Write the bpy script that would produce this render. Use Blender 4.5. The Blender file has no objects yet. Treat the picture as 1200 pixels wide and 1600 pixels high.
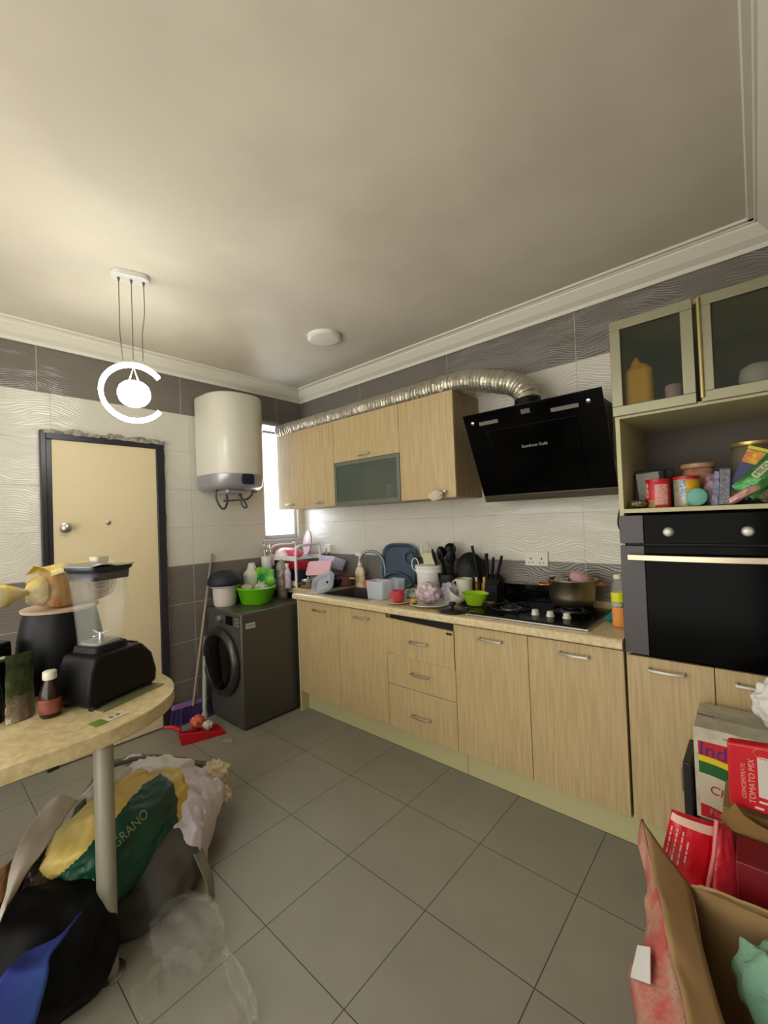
import bpy, bmesh, math, random
from mathutils import Vector, Matrix, noise
PI = math.pi
S = bpy.context.scene
C = S.collection

# ------------------------------------------------------------------ camera
cam_d = bpy.data.cameras.new('camera'); cam = bpy.data.objects.new('camera', cam_d); C.objects.link(cam)
_yaw, _pitch, _roll = 2.29302, 0.01811, -0.03805
_fw = Vector((math.cos(_pitch)*math.cos(_yaw), math.cos(_pitch)*math.sin(_yaw), math.sin(_pitch)))
_rt = Vector((math.sin(_yaw), -math.cos(_yaw), 0)); _up = _rt.cross(_fw)
_r2 = _rt*math.cos(_roll) + _up*math.sin(_roll); _u2 = _up*math.cos(_roll) - _rt*math.sin(_roll)
cam.matrix_world = Matrix(((_r2.x, _u2.x, -_fw.x, 3.41516), (_r2.y, _u2.y, -_fw.y, -2.66328), (_r2.z, _u2.z, -_fw.z, 1.49986), (0, 0, 0, 1)))
cam_d.sensor_fit = 'HORIZONTAL'; cam_d.sensor_width = 36; cam_d.lens = 662.0/1200*36; cam_d.clip_start = 0.02
S.camera = cam

# ------------------------------------------------------------------ world, light, exposure
W = bpy.data.worlds.new('fill_sky'); S.world = W; W.use_nodes = True
W.node_tree.nodes['Background'].inputs[0].default_value = (0.93, 0.90, 0.83, 1)
W.node_tree.nodes['Background'].inputs[1].default_value = .95  # warm, even world used as fill light through the back opening
def area(name, loc, rot, sx, sy, power, col):
    l = bpy.data.lights.new(name, 'AREA'); l.shape = 'RECTANGLE'; l.size = sx; l.size_y = sy; l.energy = power; l.color = col
    o = bpy.data.objects.new(name, l); C.objects.link(o); o.location = loc; o.rotation_euler = rot; return o
area('window_daylight', (-0.30, -0.26, 1.92), (0, -PI/2, 0), 1.15, 0.42, 5, (0.74, 0.86, 1.0))
LAMP_GLOBE, LAMP_RING = 7.6, 7.6
S.view_settings.view_transform = 'Standard'; S.view_settings.look = 'None'
S.view_settings.gamma = 1; S.view_settings.exposure = 2.2; S.view_settings.use_curve_mapping = False
S.cycles.use_denoising = True
S.cycles.max_bounces = 10; S.cycles.diffuse_bounces = 5; S.cycles.glossy_bounces = 4; S.cycles.transmission_bounces = 8; S.cycles.transparent_max_bounces = 12
S.cycles.caustics_reflective = False; S.cycles.caustics_refractive = False
S.cycles.sample_clamp_indirect = 6

# ------------------------------------------------------------------ materials
def lin(c):
    return tuple(((v/255)/12.92 if v/255 <= .04045 else ((v/255+.055)/1.055)**2.4) for v in c) + (1,)
_mats = {}
def mat(name, col, rough=.5, metal=0, var=.06, scale=14, bump=0, bscale=60, trans=0, alpha=1, emis=0, coat=0, col2=None, stretch=None, spec=.5, ior=1.45):
    if name in _mats: return _mats[name]
    m = bpy.data.materials.new(name); m.use_nodes = True; nt = m.node_tree; N = nt.nodes; L = nt.links
    b = N['Principled BSDF']; tc = N.new('ShaderNodeTexCoord'); mp = N.new('ShaderNodeMapping')
    L.new(tc.outputs['Object'], mp.inputs[0])
    if stretch: mp.inputs['Scale'].default_value = stretch
    nz = N.new('ShaderNodeTexNoise'); nz.inputs['Scale'].default_value = scale; nz.inputs['Detail'].default_value = 5
    L.new(mp.outputs[0], nz.inputs['Vector'])
    mx = N.new('ShaderNodeMix'); mx.data_type = 'RGBA'
    a = lin(col); bcol = lin(col2) if col2 else tuple(v*(1-2*var) for v in a[:3])+(1,)
    mx.inputs[6].default_value = a; mx.inputs[7].default_value = bcol
    if col2:
        rp = N.new('ShaderNodeMapRange'); rp.inputs[1].default_value = .38; rp.inputs[2].default_value = .62
        L.new(nz.outputs[0], rp.inputs[0]); L.new(rp.outputs[0], mx.inputs[0])
    else: L.new(nz.outputs[0], mx.inputs[0])
    L.new(mx.outputs[2], b.inputs['Base Color'])
    b.inputs['Roughness'].default_value = rough; b.inputs['Metallic'].default_value = metal
    b.inputs['Transmission Weight'].default_value = trans; b.inputs['Alpha'].default_value = alpha
    b.inputs['Coat Weight'].default_value = coat; b.inputs['Specular IOR Level'].default_value = spec; b.inputs['IOR'].default_value = ior
    if emis: b.inputs['Emission Color'].default_value = a; b.inputs['Emission Strength'].default_value = emis
    if bump:
        n2 = N.new('ShaderNodeTexNoise'); n2.inputs['Scale'].default_value = bscale; n2.inputs['Detail'].default_value = 4
        L.new(mp.outputs[0], n2.inputs['Vector'])
        bp = N.new('ShaderNodeBump'); bp.inputs['Strength'].default_value = bump; bp.inputs['Distance'].default_value = .01
        L.new(n2.outputs[0], bp.inputs['Height']); L.new(bp.outputs[0], b.inputs['Normal'])
    _mats[name] = m; return m

def tile_wall(name, axis, joint, width, white, grey, off2=None):
    """30 cm rows of wide tiles: grey below 1.2 m and above 2.4 m, white wavy relief between."""
    m = bpy.data.materials.new(name); m.use_nodes = True; nt = m.node_tree; N = nt.nodes; L = nt.links; b = N['Principled BSDF']
    g = N.new('ShaderNodeNewGeometry'); sp = N.new('ShaderNodeSeparateXYZ'); L.new(g.outputs['Position'], sp.inputs[0])
    u, z = sp.outputs[axis], sp.outputs[2]
    def M(op, a, bb=None, c=None):
        n = N.new('ShaderNodeMath'); n.operation = op
        for i, v in enumerate((a, bb, c)):
            if v is None: continue
            if isinstance(v, (int, float)): n.inputs[i].default_value = v
            else: L.new(v, n.inputs[i])
        return n.outputs[0]
    def line(coord, off, pitch, half):
        f = M('FRACT', M('DIVIDE', M('SUBTRACT', coord, off - pitch*50 - pitch/2), pitch))
        return M('LESS_THAN', M('ABSOLUTE', M('SUBTRACT', f, .5)), half/pitch)
    mid = M('MULTIPLY', M('GREATER_THAN', z, 1.2), M('LESS_THAN', z, 2.4))
    vj = line(u, joint, width, .002)
    if off2 is not None:
        vj2 = line(u, off2, width, .002)
        top = M('GREATER_THAN', z, 2.4)
        vj = M('ADD', M('MULTIPLY', vj, top), M('MULTIPLY', vj2, M('SUBTRACT', 1, top)))
    grout = M('MINIMUM', 1, M('ADD', vj, line(z, 0, .3, .002)))
    nz = N.new('ShaderNodeTexNoise'); nz.inputs['Scale'].default_value = 3; L.new(g.outputs['Position'], nz.inputs['Vector'])
    def mix(f, a, c):
        n = N.new('ShaderNodeMix'); n.data_type = 'RGBA'; L.new(f, n.inputs[0])
        for i, v in ((6, a), (7, c)):
            if isinstance(v, tuple): n.inputs[i].default_value = v
            else: L.new(v, n.inputs[i])
        return n.outputs[2]
    wv = mix(nz.outputs[0], lin(white), tuple(x*.93 for x in lin(white)[:3])+(1,))
    gv = mix(nz.outputs[0], lin(grey), tuple(x*.85 for x in lin(grey)[:3])+(1,))
    base = mix(mid, gv, wv)
    gr = mix(mid, lin((168, 163, 150)), lin((178, 172, 158)))
    L.new(mix(grout, base, gr), b.inputs['Base Color'])
    # wavy relief: combed ridges whose height wanders sideways, a different comb for every tile row
    cx = N.new('ShaderNodeCombineXYZ')
    row = M('FLOOR', M('DIVIDE', z, .3))
    sw = M('MULTIPLY', M('SINE', M('ADD', M('MULTIPLY', u, 13.5), M('MULTIPLY', row, 1.9))), .02)
    n2 = N.new('ShaderNodeTexNoise'); n2.inputs['Scale'].default_value = 4.0
    L.new(u, cx.inputs[0]); L.new(M('MULTIPLY', z, 2.5), cx.inputs[1]); L.new(row, cx.inputs[2]); L.new(cx.outputs[0], n2.inputs['Vector'])
    zz = M('ADD', M('ADD', z, sw), M('MULTIPLY', n2.outputs[0], .09))
    ridge = M('SINE', M('MULTIPLY', zz, 2*PI/.0145))
    h = M('MULTIPLY', M('MULTIPLY', ridge, .0009), M('SUBTRACT', 1, grout))
    h = M('SUBTRACT', h, M('MULTIPLY', grout, .0015))
    bp = N.new('ShaderNodeBump'); bp.inputs['Strength'].default_value = .6; bp.inputs['Distance'].default_value = 1
    L.new(h, bp.inputs['Height']); L.new(bp.outputs[0], b.inputs['Normal'])
    b.inputs['Roughness'].default_value = .24
    return m

def tile_floor():
    m = bpy.data.materials.new('grey_floor_tiles'); m.use_nodes = True; nt = m.node_tree; N = nt.nodes; L = nt.links; b = N['Principled BSDF']
    g = N.new('ShaderNodeNewGeometry'); mp = N.new('ShaderNodeMapping'); mp.inputs['Location'].default_value = (-1.975+.425*20, 1.36+.425*20, 0)
    L.new(g.outputs['Position'], mp.inputs[0])
    br = N.new('ShaderNodeTexBrick'); br.offset = 0; br.inputs['Scale'].default_value = 1; br.inputs['Mortar Size'].default_value = .0018
    br.inputs['Mortar Smooth'].default_value = .1
    br.inputs['Brick Width'].default_value = .425; br.inputs['Row Height'].default_value = .425
    br.inputs['Color1'].default_value = lin((150, 146, 132)); br.inputs['Color2'].default_value = lin((145, 141, 128)); br.inputs['Mortar'].default_value = lin((62, 58, 50))
    L.new(mp.outputs[0], br.inputs['Vector'])
    nz = N.new('ShaderNodeTexNoise'); nz.inputs['Scale'].default_value = 5; nz.inputs['Detail'].default_value = 6; L.new(g.outputs['Position'], nz.inputs['Vector'])
    mx = N.new('ShaderNodeMix'); mx.data_type = 'RGBA'; mx.blend_type = 'MULTIPLY'; mx.inputs[0].default_value = .25
    L.new(br.outputs[0], mx.inputs[6]); L.new(nz.outputs[0], mx.inputs[7]); L.new(mx.outputs[2], b.inputs['Base Color'])
    mr = N.new('ShaderNodeMapRange'); mr.inputs[3].default_value = .42; mr.inputs[4].default_value = .58; L.new(nz.outputs[0], mr.inputs[0]); L.new(mr.outputs[0], b.inputs['Roughness'])
    bp = N.new('ShaderNodeBump'); bp.inputs['Strength'].default_value = .4; bp.inputs['Distance'].default_value = .002; bp.invert = True
    L.new(br.outputs['Fac'], bp.inputs['Height']); L.new(bp.outputs[0], b.inputs['Normal'])
    return m

def wood(name, c1, c2, rough=.42, stretch=(26, 26, 1.3), scale=3.2):
    return mat(name, c1, rough, col2=c2, scale=scale, stretch=stretch, bump=.06, bscale=9)

WHITE_W = (206, 202, 190); GREY_W = (118, 112, 105)
oak = wood('oak_laminate', (190, 167, 124), (176, 153, 110))
oak2 = wood('oak_carcass', (150, 126, 88), (136, 112, 76))
cream = mat('cream_laminate', (196, 190, 146), .45, var=.05)
counter_m = mat('beige_speckled_worktop', (216, 200, 158), .32, col2=(196, 178, 136), scale=48)
steel = mat('brushed_steel', (190, 188, 182), .32, 1, var=.08, scale=40)
chrome = mat('polished_chrome', (215, 213, 208), .14, 1, var=.03)
alu = mat('champagne_aluminium', (150, 147, 122), .42, .75, var=.05)
black_gl = mat('black_glass', (5, 5, 6), .12, var=.02, spec=.14)
black_pl = mat('black_plastic', (9, 9, 10), .42, var=.1, spec=.25)
black_mt = mat('matt_black', (11, 11, 12), .65, var=.1)
white_pl = mat('white_plastic', (226, 224, 220), .35, var=.03)
white_pt = mat('white_paint', (222, 217, 202), .6, var=.03, scale=4, bump=.05, bscale=30)
clear = mat('clear_plastic', (235, 238, 240), .08, trans=.95, var=0, ior=1.15, spec=.4)
cloudy = mat('cloudy_plastic', (216, 224, 236), .2, alpha=.38, var=.02)
film = mat('clear_film', (196, 194, 184), .2, trans=.0, alpha=.13, var=.15, scale=25, bump=.5, bscale=20)

# ------------------------------------------------------------------ geometry helpers
class MB:
    def __init__(s): s.bm = bmesh.new(); s.mx = None
    def _v(s, pts): return [s.bm.verts.new(Vector(p) if s.mx is None else s.mx @ Vector(p)) for p in pts]
    def _f(s, vs):
        try: return s.bm.faces.new(vs)
        except ValueError: return None
    def box(s, x0, x1, y0, y1, z0, z1):
        v = s._v([(x, y, z) for z in (z0, z1) for y in (y0, y1) for x in (x0, x1)])
        for f in ((0,2,3,1),(4,5,7,6),(0,1,5,4),(2,6,7,3),(0,4,6,2),(1,3,7,5)): s._f([v[i] for i in f])
        return s
    def prism(s, poly, a0, a1, axis='z'):
        def P(u, v, a): return {'z': (u, v, a), 'x': (a, u, v), 'y': (u, a, v)}[axis]
        A = s._v([P(u, v, a0) for u, v in poly]); B = s._v([P(u, v, a1) for u, v in poly]); n = len(poly)
        s._f(A[::-1]); s._f(B)
        for i in range(n): s._f([A[i], A[(i+1) % n], B[(i+1) % n], B[i]])
        return s
    def rings(s, rs, cap=True, close=False):
        R = [s._v(r) for r in rs]; n = len(R[0])
        for a, b in (zip(R, R[1:]+R[:1]) if close else zip(R, R[1:])):
            for i in range(n): s._f([a[i], a[(i+1) % n], b[(i+1) % n], b[i]])
        if cap and not close: s._f(R[0][::-1]); s._f(R[-1])
        return s
    def lathe(s, prof, c=(0, 0, 0), n=32, sx=1, sy=1, cap=True):
        return s.rings([[(c[0]+r*sx*math.cos(2*PI*i/n), c[1]+r*sy*math.sin(2*PI*i/n), c[2]+z) for i in range(n)] for r, z in prof], cap)
    def tube(s, pts, r, n=10, cap=True, rfn=None):
        P = [Vector(p) for p in pts]; t0 = (P[1]-P[0]).normalized()
        u = t0.orthogonal().normalized(); rs = []
        for i, p in enumerate(P):
            t = (P[min(i+1, len(P)-1)]-P[max(i-1, 0)]).normalized()
            u = (u - t*u.dot(t)).normalized(); v = t.cross(u); q = rfn(i) if rfn else (r[i] if isinstance(r, (list, tuple)) else r)
            rs.append([p+(u*math.cos(2*PI*k/n)+v*math.sin(2*PI*k/n))*q for k in range(n)])
        return s.rings(rs, cap)
    def cyl(s, p0, p1, r0, r1=None, n=20): return s.tube([p0, p1], [r0, r0 if r1 is None else r1], n)
    def grid(s, fn, nu, nv, closeu=False):
        G = [s._v([fn(u/nu, v/nv) for u in range(nu + (0 if closeu else 1))]) for v in range(nv+1)]
        k = len(G[0])
        for a, b in zip(G, G[1:]):
            for i in range(k if closeu else k-1): s._f([a[i], a[(i+1) % k], b[(i+1) % k], b[i]])
        return s
    def rrect(s, cx, cy, w, d, r, z0, z1, n=6, top=1.0):
        """rounded rectangular block, its top scaled by `top`"""
        def ring(k, z):
            o = []
            for qx, qy, a0 in ((1, 1, 0), (-1, 1, PI/2), (-1, -1, PI), (1, -1, 3*PI/2)):
                for i in range(n+1):
                    a = a0+PI/2*i/n
                    o.append((cx+((w/2-r)*qx+r*math.cos(a))*k, cy+((d/2-r)*qy+r*math.sin(a))*k, z))
            return o
        return s.rings([ring(1, z0), ring(top, z1)])
def spline(pts, n=8):
    P = [Vector(p) for p in pts]; P = [P[0]*2-P[1]]+P+[P[-1]*2-P[-2]]; o = []
    for i in range(1, len(P)-2):
        for k in range(n):
            t = k/n; a, b, c, d = P[i-1:i+3]
            o.append(.5*((2*b)+(c-a)*t+(2*a-5*b+4*c-d)*t*t+(3*b-a-3*c+d)*t**3))
    o.append(P[-2]); return o
OFF = {}
def fin(name, mb, m, parent=None, smooth=False, bev=0, thick=0, sub=0):
    off = OFF.get(parent.name, Vector()) if parent else Vector()
    bm = mb.bm
    if off.length: bmesh.ops.translate(bm, verts=bm.verts[:], vec=-off)
    bmesh.ops.recalc_face_normals(bm, faces=bm.faces[:])
    me = bpy.data.meshes.new(name); bm.to_mesh(me); bm.free()
    if isinstance(m, (list, tuple)):
        for q in m: me.materials.append(q)
    else: me.materials.append(m)
    if smooth:
        me.polygons.foreach_set('use_smooth', [True]*len(me.polygons))
    o = bpy.data.objects.new(name, me); C.objects.link(o)
    if parent: o.parent = parent; OFF[o.name] = off
    if thick:
        q = o.modifiers.new('solid', 'SOLIDIFY'); q.thickness = thick; q.offset = 0
    if sub: q = o.modifiers.new('sub', 'SUBSURF'); q.levels = sub; q.render_levels = sub
    if bev:
        q = o.modifiers.new('bevel', 'BEVEL'); q.width = bev; q.segments = 2; q.limit_method = 'ANGLE'; q.angle_limit = .7
        me.polygons.foreach_set('use_smooth', [True]*len(me.polygons))
    if smooth or bev:
        try: me.set_sharp_from_angle(angle=.75 if not smooth else 1.0)
        except Exception: pass
    return o
def tag(o, label, cat, group=None, kind=None):
    o['label'] = label; o['category'] = cat
    if group: o['group'] = group
    if kind: o['kind'] = kind
    return o
def thing(name, label, cat, base, rot=0, group=None, world=True):
    o = bpy.data.objects.new(name, None); C.objects.link(o); o.empty_display_size = .05
    o.location = base; OFF[o.name] = Vector()
    if world: OFF[o.name] = Vector(base)
    else: o.rotation_euler = (0, 0, rot)
    return tag(o, label, cat, group)
def struct(name, mb, m, **k):
    o = fin(name, mb, m, **k); o['kind'] = 'structure'; return o
def solo(name, label, cat, mb, m, base=None, group=None, **k):
    """a thing that is one mesh; geometry given in world coordinates, origin moved to its base"""
    vs = mb.bm.verts
    if base is None:
        xs = [v.co.x for v in vs]; ys = [v.co.y for v in vs]; zs = [v.co.z for v in vs]
        base = ((min(xs)+max(xs))/2, (min(ys)+max(ys))/2, min(zs))
    bmesh.ops.translate(mb.bm, verts=vs[:], vec=-Vector(base))
    o = fin(name, mb, m, **k); o.location = base; return tag(o, label, cat, group)
def text(name, s, size, loc, rot, m, parent, ext=.0006, align='CENTER', sx=1):
    cu = bpy.data.curves.new(name, 'FONT'); cu.body = s; cu.size = size; cu.extrude = ext; cu.align_x = align; cu.align_y = 'CENTER'
    t = bpy.data.objects.new(name, cu); C.objects.link(t)
    me = bpy.data.meshes.new_from_object(t); bpy.data.objects.remove(t); bpy.data.curves.remove(cu)
    if rot and isinstance(rot, Matrix): R = rot.to_4x4()
    else: R = Matrix.Rotation(rot[2], 4, 'Z') @ Matrix.Rotation(rot[1], 4, 'Y') @ Matrix.Rotation(rot[0], 4, 'X')
    off = OFF.get(parent.name, Vector()) if parent else Vector()
    me.transform(Matrix.Translation(Vector(loc)-off) @ R @ Matrix.Diagonal((sx, 1, 1, 1))); me.materials.clear(); me.materials.append(m)
    o = bpy.data.objects.new(name, me); C.objects.link(o)
    if parent: o.parent = parent
    return o
def blob(c, r, rotz=0, sub=5, amp=.12, freq=3, seed=0, floor=None, e=2.0, crease=.0, cf=6, tilt=(0, 0), mode='cloth', fold=1.0):
    """lumpy closed body; crease adds sharp cloth-like folds"""
    mb = MB(); bm = mb.bm; bmesh.ops.create_icosphere(bm, subdivisions=sub, radius=1)
    Rm = Matrix.Rotation(rotz, 3, 'Z') @ Matrix.Rotation(tilt[0], 3, 'X') @ Matrix.Rotation(tilt[1], 3, 'Y')
    for v in bm.verts:
        n = v.co.normalized(); k = (abs(n.x)**e+abs(n.y)**e+abs(n.z)**e)**(-1/e)
        q = n*k; s3 = Vector((seed*3.1, seed*1.7, seed*2.3))
        d = amp*noise.noise(n*freq+s3)
        if crease and mode == 'film':      # crumpled facets meeting in sharp creases
            w = n+.12*noise.noise_vector(n*3+s3); f = noise.voronoi(w*cf*.62+s3)[0]; f2 = noise.voronoi(w*cf*1.5+s3)[0]
            d += crease*(.45*(.45-f[0])+.28*(f2[0]-.4))
        elif crease:                       # long soft folds running along one direction
            w = n+.30*noise.noise_vector(n*1.4+s3); a = fold*.7+.9*noise.noise(n*1.1+s3*2)
            k1 = w.x*math.cos(a)+w.y*math.sin(a)+.5*w.z
            r1 = 1-abs(math.sin(k1*cf)); r2 = 1-abs(math.sin((w.y*math.cos(a)-w.x*math.sin(a)+.8*w.z)*cf*1.5+1))
            d += crease*(.30*r1*r1+.14*r2*r2*noise.noise(n*2.3+s3)-.08)
        q = q*(1+d); q = Vector((q.x*r[0], q.y*r[1], q.z*r[2])); q = Rm @ q + Vector(c)
        if floor is not None and q.z < floor: q.z = floor
        v.co = q
    return mb
def drape(pts, n=10, amp=.012, cf=14, seed=1):
    """cloth sheet through a grid of control points (rows of equal length)"""
    rows = [spline(r, n) for r in pts]; cols = list(zip(*rows)); G = [spline(c, n) for c in cols]
    mb = MB(); V = []
    for i, c in enumerate(G):
        L = []
        for j, p in enumerate(c):
            q = Vector(p); a = noise.noise(q*cf+Vector((seed, 0, 0)))+.5*noise.noise(q*cf*2.3)
            L.append(mb.bm.verts.new(q+Vector((.4, -.4, 1)).normalized()*amp*(1-2*abs(a))))
        V.append(L)
    for a, b in zip(V, V[1:]):
        for i in range(len(a)-1): mb._f([a[i], a[i+1], b[i+1], b[i]])
    return mb

# ------------------------------------------------------------------ the room
RX, BY, H = 3.56, -3.7, 2.80
struct('floor', MB().box(-.1, RX+.1, BY-1.5, .1, -.05, 0), tile_floor())
ceil_m = mat('ceiling_paint', (216, 208, 192), .7, col2=(204, 196, 180), scale=1.6, bump=.05, bscale=10)
struct('ceiling', MB().box(-.1, RX+.1, BY-.1, .1, H, H+.08), ceil_m)
WY0, WY1, WZ0, WZ1 = -.46, -.075, 1.36, 2.47
wl = MB(); wl.box(-.12, 0, BY, WY0, 0, H); wl.box(-.12, 0, WY1, .1, 0, H); wl.box(-.12, 0, WY0, WY1, 0, WZ0); wl.box(-.12, 0, WY0, WY1, WZ1, H)
struct('wall_left', wl, tile_wall('left_wall_tiles', 1, -2.091, .9, WHITE_W, GREY_W, off2=-1.125))
struct('wall_right', MB().box(-.12, RX+.1, 0, .1, 0, H), tile_wall('right_wall_tiles', 0, .84, .9, WHITE_W, GREY_W))
struct('wall_end', MB().box(RX, RX+.1, BY, 0, 0, H), tile_wall('end_wall_tiles', 1, -.5, .9, WHITE_W, GREY_W))
wb = MB(); wb.box(-.1, .3, BY-.1, BY, 0, H); wb.box(3.4, RX+.1, BY-.1, BY, 0, H); wb.box(.3, 3.4, BY-.1, BY, 2.5, H)  # unseen wall; its wide opening is added to let world fill light in
struct('wall_back', wb, white_pt)
def cornice(name, p):
    mb = MB(); prof = [(0, 2.70), (.012, 2.695), (.018, 2.715), (.05, 2.735), (.088, 2.775), (.092, 2.785), (.10, 2.785), (.105, 2.79), (.125, 2.79), (.13, 2.80), (0, 2.80)]
    mb.prism([p(o, z) for o, z in prof], *p.rng, axis=p.ax); return struct(name, mb, white_pt)
class CP:
    def __init__(s, ax, rng, f): s.ax, s.rng, s.f = ax, rng, f
    def __call__(s, o, z): return s.f(o, z)
cornice('trim_1', CP('y', (BY, 0), lambda o, z: (o, z)))
cornice('trim_2', CP('x', (0, RX), lambda o, z: (-o, z)))
cornice('trim_3', CP('y', (BY, 0), lambda o, z: (RX-o, z)))
# window in the corner of the left wall
alw = mat('white_window_frame', (205, 210, 214), .35, var=.03)
wf = MB()
for a in ((WY0, WY0+.03, WZ0, WZ1), (WY1-.03, WY1, WZ0, WZ1)): wf.box(-.10, -.03, a[0], a[1], a[2], a[3])
wf.box(-.10, -.03, WY0+.03, WY1-.03, WZ0, WZ0+.035); wf.box(-.10, -.03, WY0+.03, WY1-.03, WZ1-.035, WZ1); wf.box(-.09, -.04, WY0+.03, WY1-.03, WZ1-.11, WZ1-.085)
win = struct('window_1', wf, alw, bev=.003)
gl = fin('window_pane', MB().box(-.072, -.066, WY0+.03, WY1-.03, WZ0+.035, WZ1-.035), mat('window_glass', (240, 246, 250), .05, alpha=.08, var=0), win)
fin('window_sill', MB().box(-.12, .012, WY0-.01, WY1+.01, WZ0-.02, WZ0), alw, win)
# door
dframe = mat('dark_door_frame', (44, 42, 50), .35, var=.2, scale=8)
dk = MB(); Y0, Y1, ZT = -2.087, -1.34, 2.155
dk.box(0, .035, Y0, Y0+.03, 0, ZT); dk.box(0, .022, Y0+.03, Y0+.06, 0, ZT-.055); dk.box(0, .035, Y1-.055, Y1, 0, ZT); dk.box(0, .032, Y0+.03, Y1-.055, ZT-.055, ZT)
dr = struct('door_1', dk, dframe, bev=.003)
fin('door_panel', MB().box(.002, .02, Y0+.06, Y1-.055, .012, ZT-.055), mat('cream_door', (214, 198, 160), .5, var=.03, scale=3), dr, bev=.002)
pl = MB()
random.seed(4)
def ragged(u0, u1, z0, hh, n):
    top = [(u0+(u1-u0)*i/n, z0+hh*(.4+.9*random.random())) for i in range(n+1)]; bot = [(u0+(u1-u0)*i/n, z0-.012*random.random()) for i in range(n, -1, -1)]
    return top+bot
pl.prism(ragged(Y0+.02, Y1+.005, ZT-.012, .028, 30), .0, .037, 'x')
fin('plaster_edge', pl, mat('rough_plaster', (168, 160, 142), .9, col2=(110, 106, 100), scale=40, bump=.8, bscale=80), dr)
pe = MB(); pe.prism([(Y1+(.004+.01*random.random() if i else 0), z) for i, z in [(1, .02+.05*k) for k in range(42)]]+[(Y1-.002, 2.10), (Y1-.002, .02)], 0, .02, 'x')
fin('plaster_edge', pe, _mats['rough_plaster'], dr)
kn = MB(); kn.lathe([(.032, 0), (.032, .008), (.014, .012), (.012, .03), (.024, .036), (.026, .052), (.016, .06)], n=20)
kn.bm.transform(Matrix.Translation((.02, -1.965, 1.525)) @ Matrix.Rotation(PI/2, 4, 'Y')); fin('door_knob', kn, steel, dr, smooth=True)
ph = MB(); ph.lathe([(.014, 0), (.014, .006), (.008, .008)], n=16); ph.bm.transform(Matrix.Translation((.02, -1.718, 1.551)) @ Matrix.Rotation(PI/2, 4, 'Y')); fin('peephole', ph, steel, dr, smooth=True)

# ------------------------------------------------------------------ pendant lamp and ceiling light
LX, LY = 1.065, -1.88
la = thing('pendant_lamp', 'pendant lamp with a glowing C-shaped ring around a round white globe', 'lamp', (LX, LY, 2.80))
d1 = Vector((.31, .95, 0)).normalized(); d2 = Vector((d1.y, -d1.x, 0))
ang = math.atan2(d1.y, d1.x)
cn = MB(); cn.rrect(0, 0, .17, .085, .042, -.028, 0, n=10); cn.bm.transform(Matrix.Translation((LX, LY, 2.80)) @ Matrix.Rotation(ang, 4, 'Z')); fin('canopy', cn, white_pl, la, bev=.003)
dg = mat('grey_cable', (92, 86, 76), .5)
CZ = 2.192
for k, s_ in ((-.055, 0), (0, 1), (.055, 2)):
    a = Vector((LX, LY, 2.772))+d1*k
    fer = MB(); fer.cyl(a, a-Vector((0, 0, .018)), .007, .004, 10); fer.tube(spline([a, a+Vector((0, 0, -.16)), a+d1*(.0 if s_ < 2 else -.012)+Vector((0, 0, -.28)), Vector((LX, LY, CZ+.14))+d1*(k*.8 if s_ != 1 else 0)], 5), .0022, 6)
    fin('cable', fer, dg, la, smooth=True)
glow = mat('glowing_lamp_ring', (255, 250, 226), .4, var=0, emis=LAMP_RING); glowg = mat('glowing_lamp_globe', (244, 250, 255), .4, var=0, emis=LAMP_GLOBE)
rg = MB(); A0, A1 = math.radians(38), math.radians(322)
rsn = []
for i in range(41):
    a = A0+(A1-A0)*i/40; rad = d1*math.cos(a)+Vector((0, 0, math.sin(a))); c0 = Vector((LX, LY, CZ))
    rsn.append([c0+rad*q+d2*w for q, w in ((.132, -.012), (.152, -.012), (.152, .012), (.132, .012))])
rg.rings(rsn); fin('ring', rg, glow, la)
g = MB(); g.lathe([(.004, -.065), (.028, -.063), (.05, -.052), (.066, -.034), (.074, -.010), (.073, .014), (.064, .038), (.045, .055), (.022, .063), (.004, .064)], (LX, LY, CZ-.005), 24); fin('globe', g, glowg, la, smooth=True)
st = MB(); st.tube([Vector((LX, LY, CZ+.055))-d1*.022, Vector((LX, LY, CZ+.13)), Vector((LX, LY, CZ+.055))+d1*.022], .0045, 8); fin('globe_bracket', st, mat('pale_bracket', (226, 220, 170), .5), la)
cl = thing('ceiling_light', 'flat round white ceiling light, switched off', 'ceiling light', (1.19, -.70, 2.80))
c_ = MB(); c_.lathe([(.112, -.026), (.118, -.02), (.118, 0)], (1.19, -.70, 2.80), 40); fin('light_rim', c_, white_pl, cl, smooth=True)
c_ = MB(); c_.lathe([(.0, -.031), (.06, -.030), (.098, -.0265), (.098, -.024)], (1.19, -.70, 2.80), 40); fin('diffuser', c_, mat('opal_diffuser', (232, 228, 214), .5, var=.02), cl, smooth=True)

# ------------------------------------------------------------------ water heater
wh = thing('water_heater', 'white wall-mounted electric water heater with silver lower band', 'water heater', (0, -.885, 1.80))
HYC = -.855
def dshape(hw, dep, x0=.03, n=18, e=2.6):
    o = [(x0, HYC-hw)]
    for i in range(n+1):
        a = -PI/2+PI*i/n
        cx = abs(math.cos(a))**(2/e); sy = abs(math.sin(a))**(2/e)*(1 if a > 0 else -1)
        o.append((x0+.08+(dep-.08)*cx, HYC+hw*sy))
    o.append((x0, HYC+hw)); return o
cream_w = mat('off_white_enamel', (204, 200, 186), .28, var=.03, scale=3); silv = mat('silver_plastic', (165, 163, 168), .3, .5, var=.04)
b_ = MB(); b_.rings([[(x, y, z) for x, y in dshape(*q)] for z, q in ((1.905, (.236, .37)), (1.915, (.239, .375)), (2.53, (.239, .375)), (2.545, (.233, .365)), (2.552, (.205, .33)))]); fin('tank', b_, cream_w, wh, smooth=True)
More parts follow.
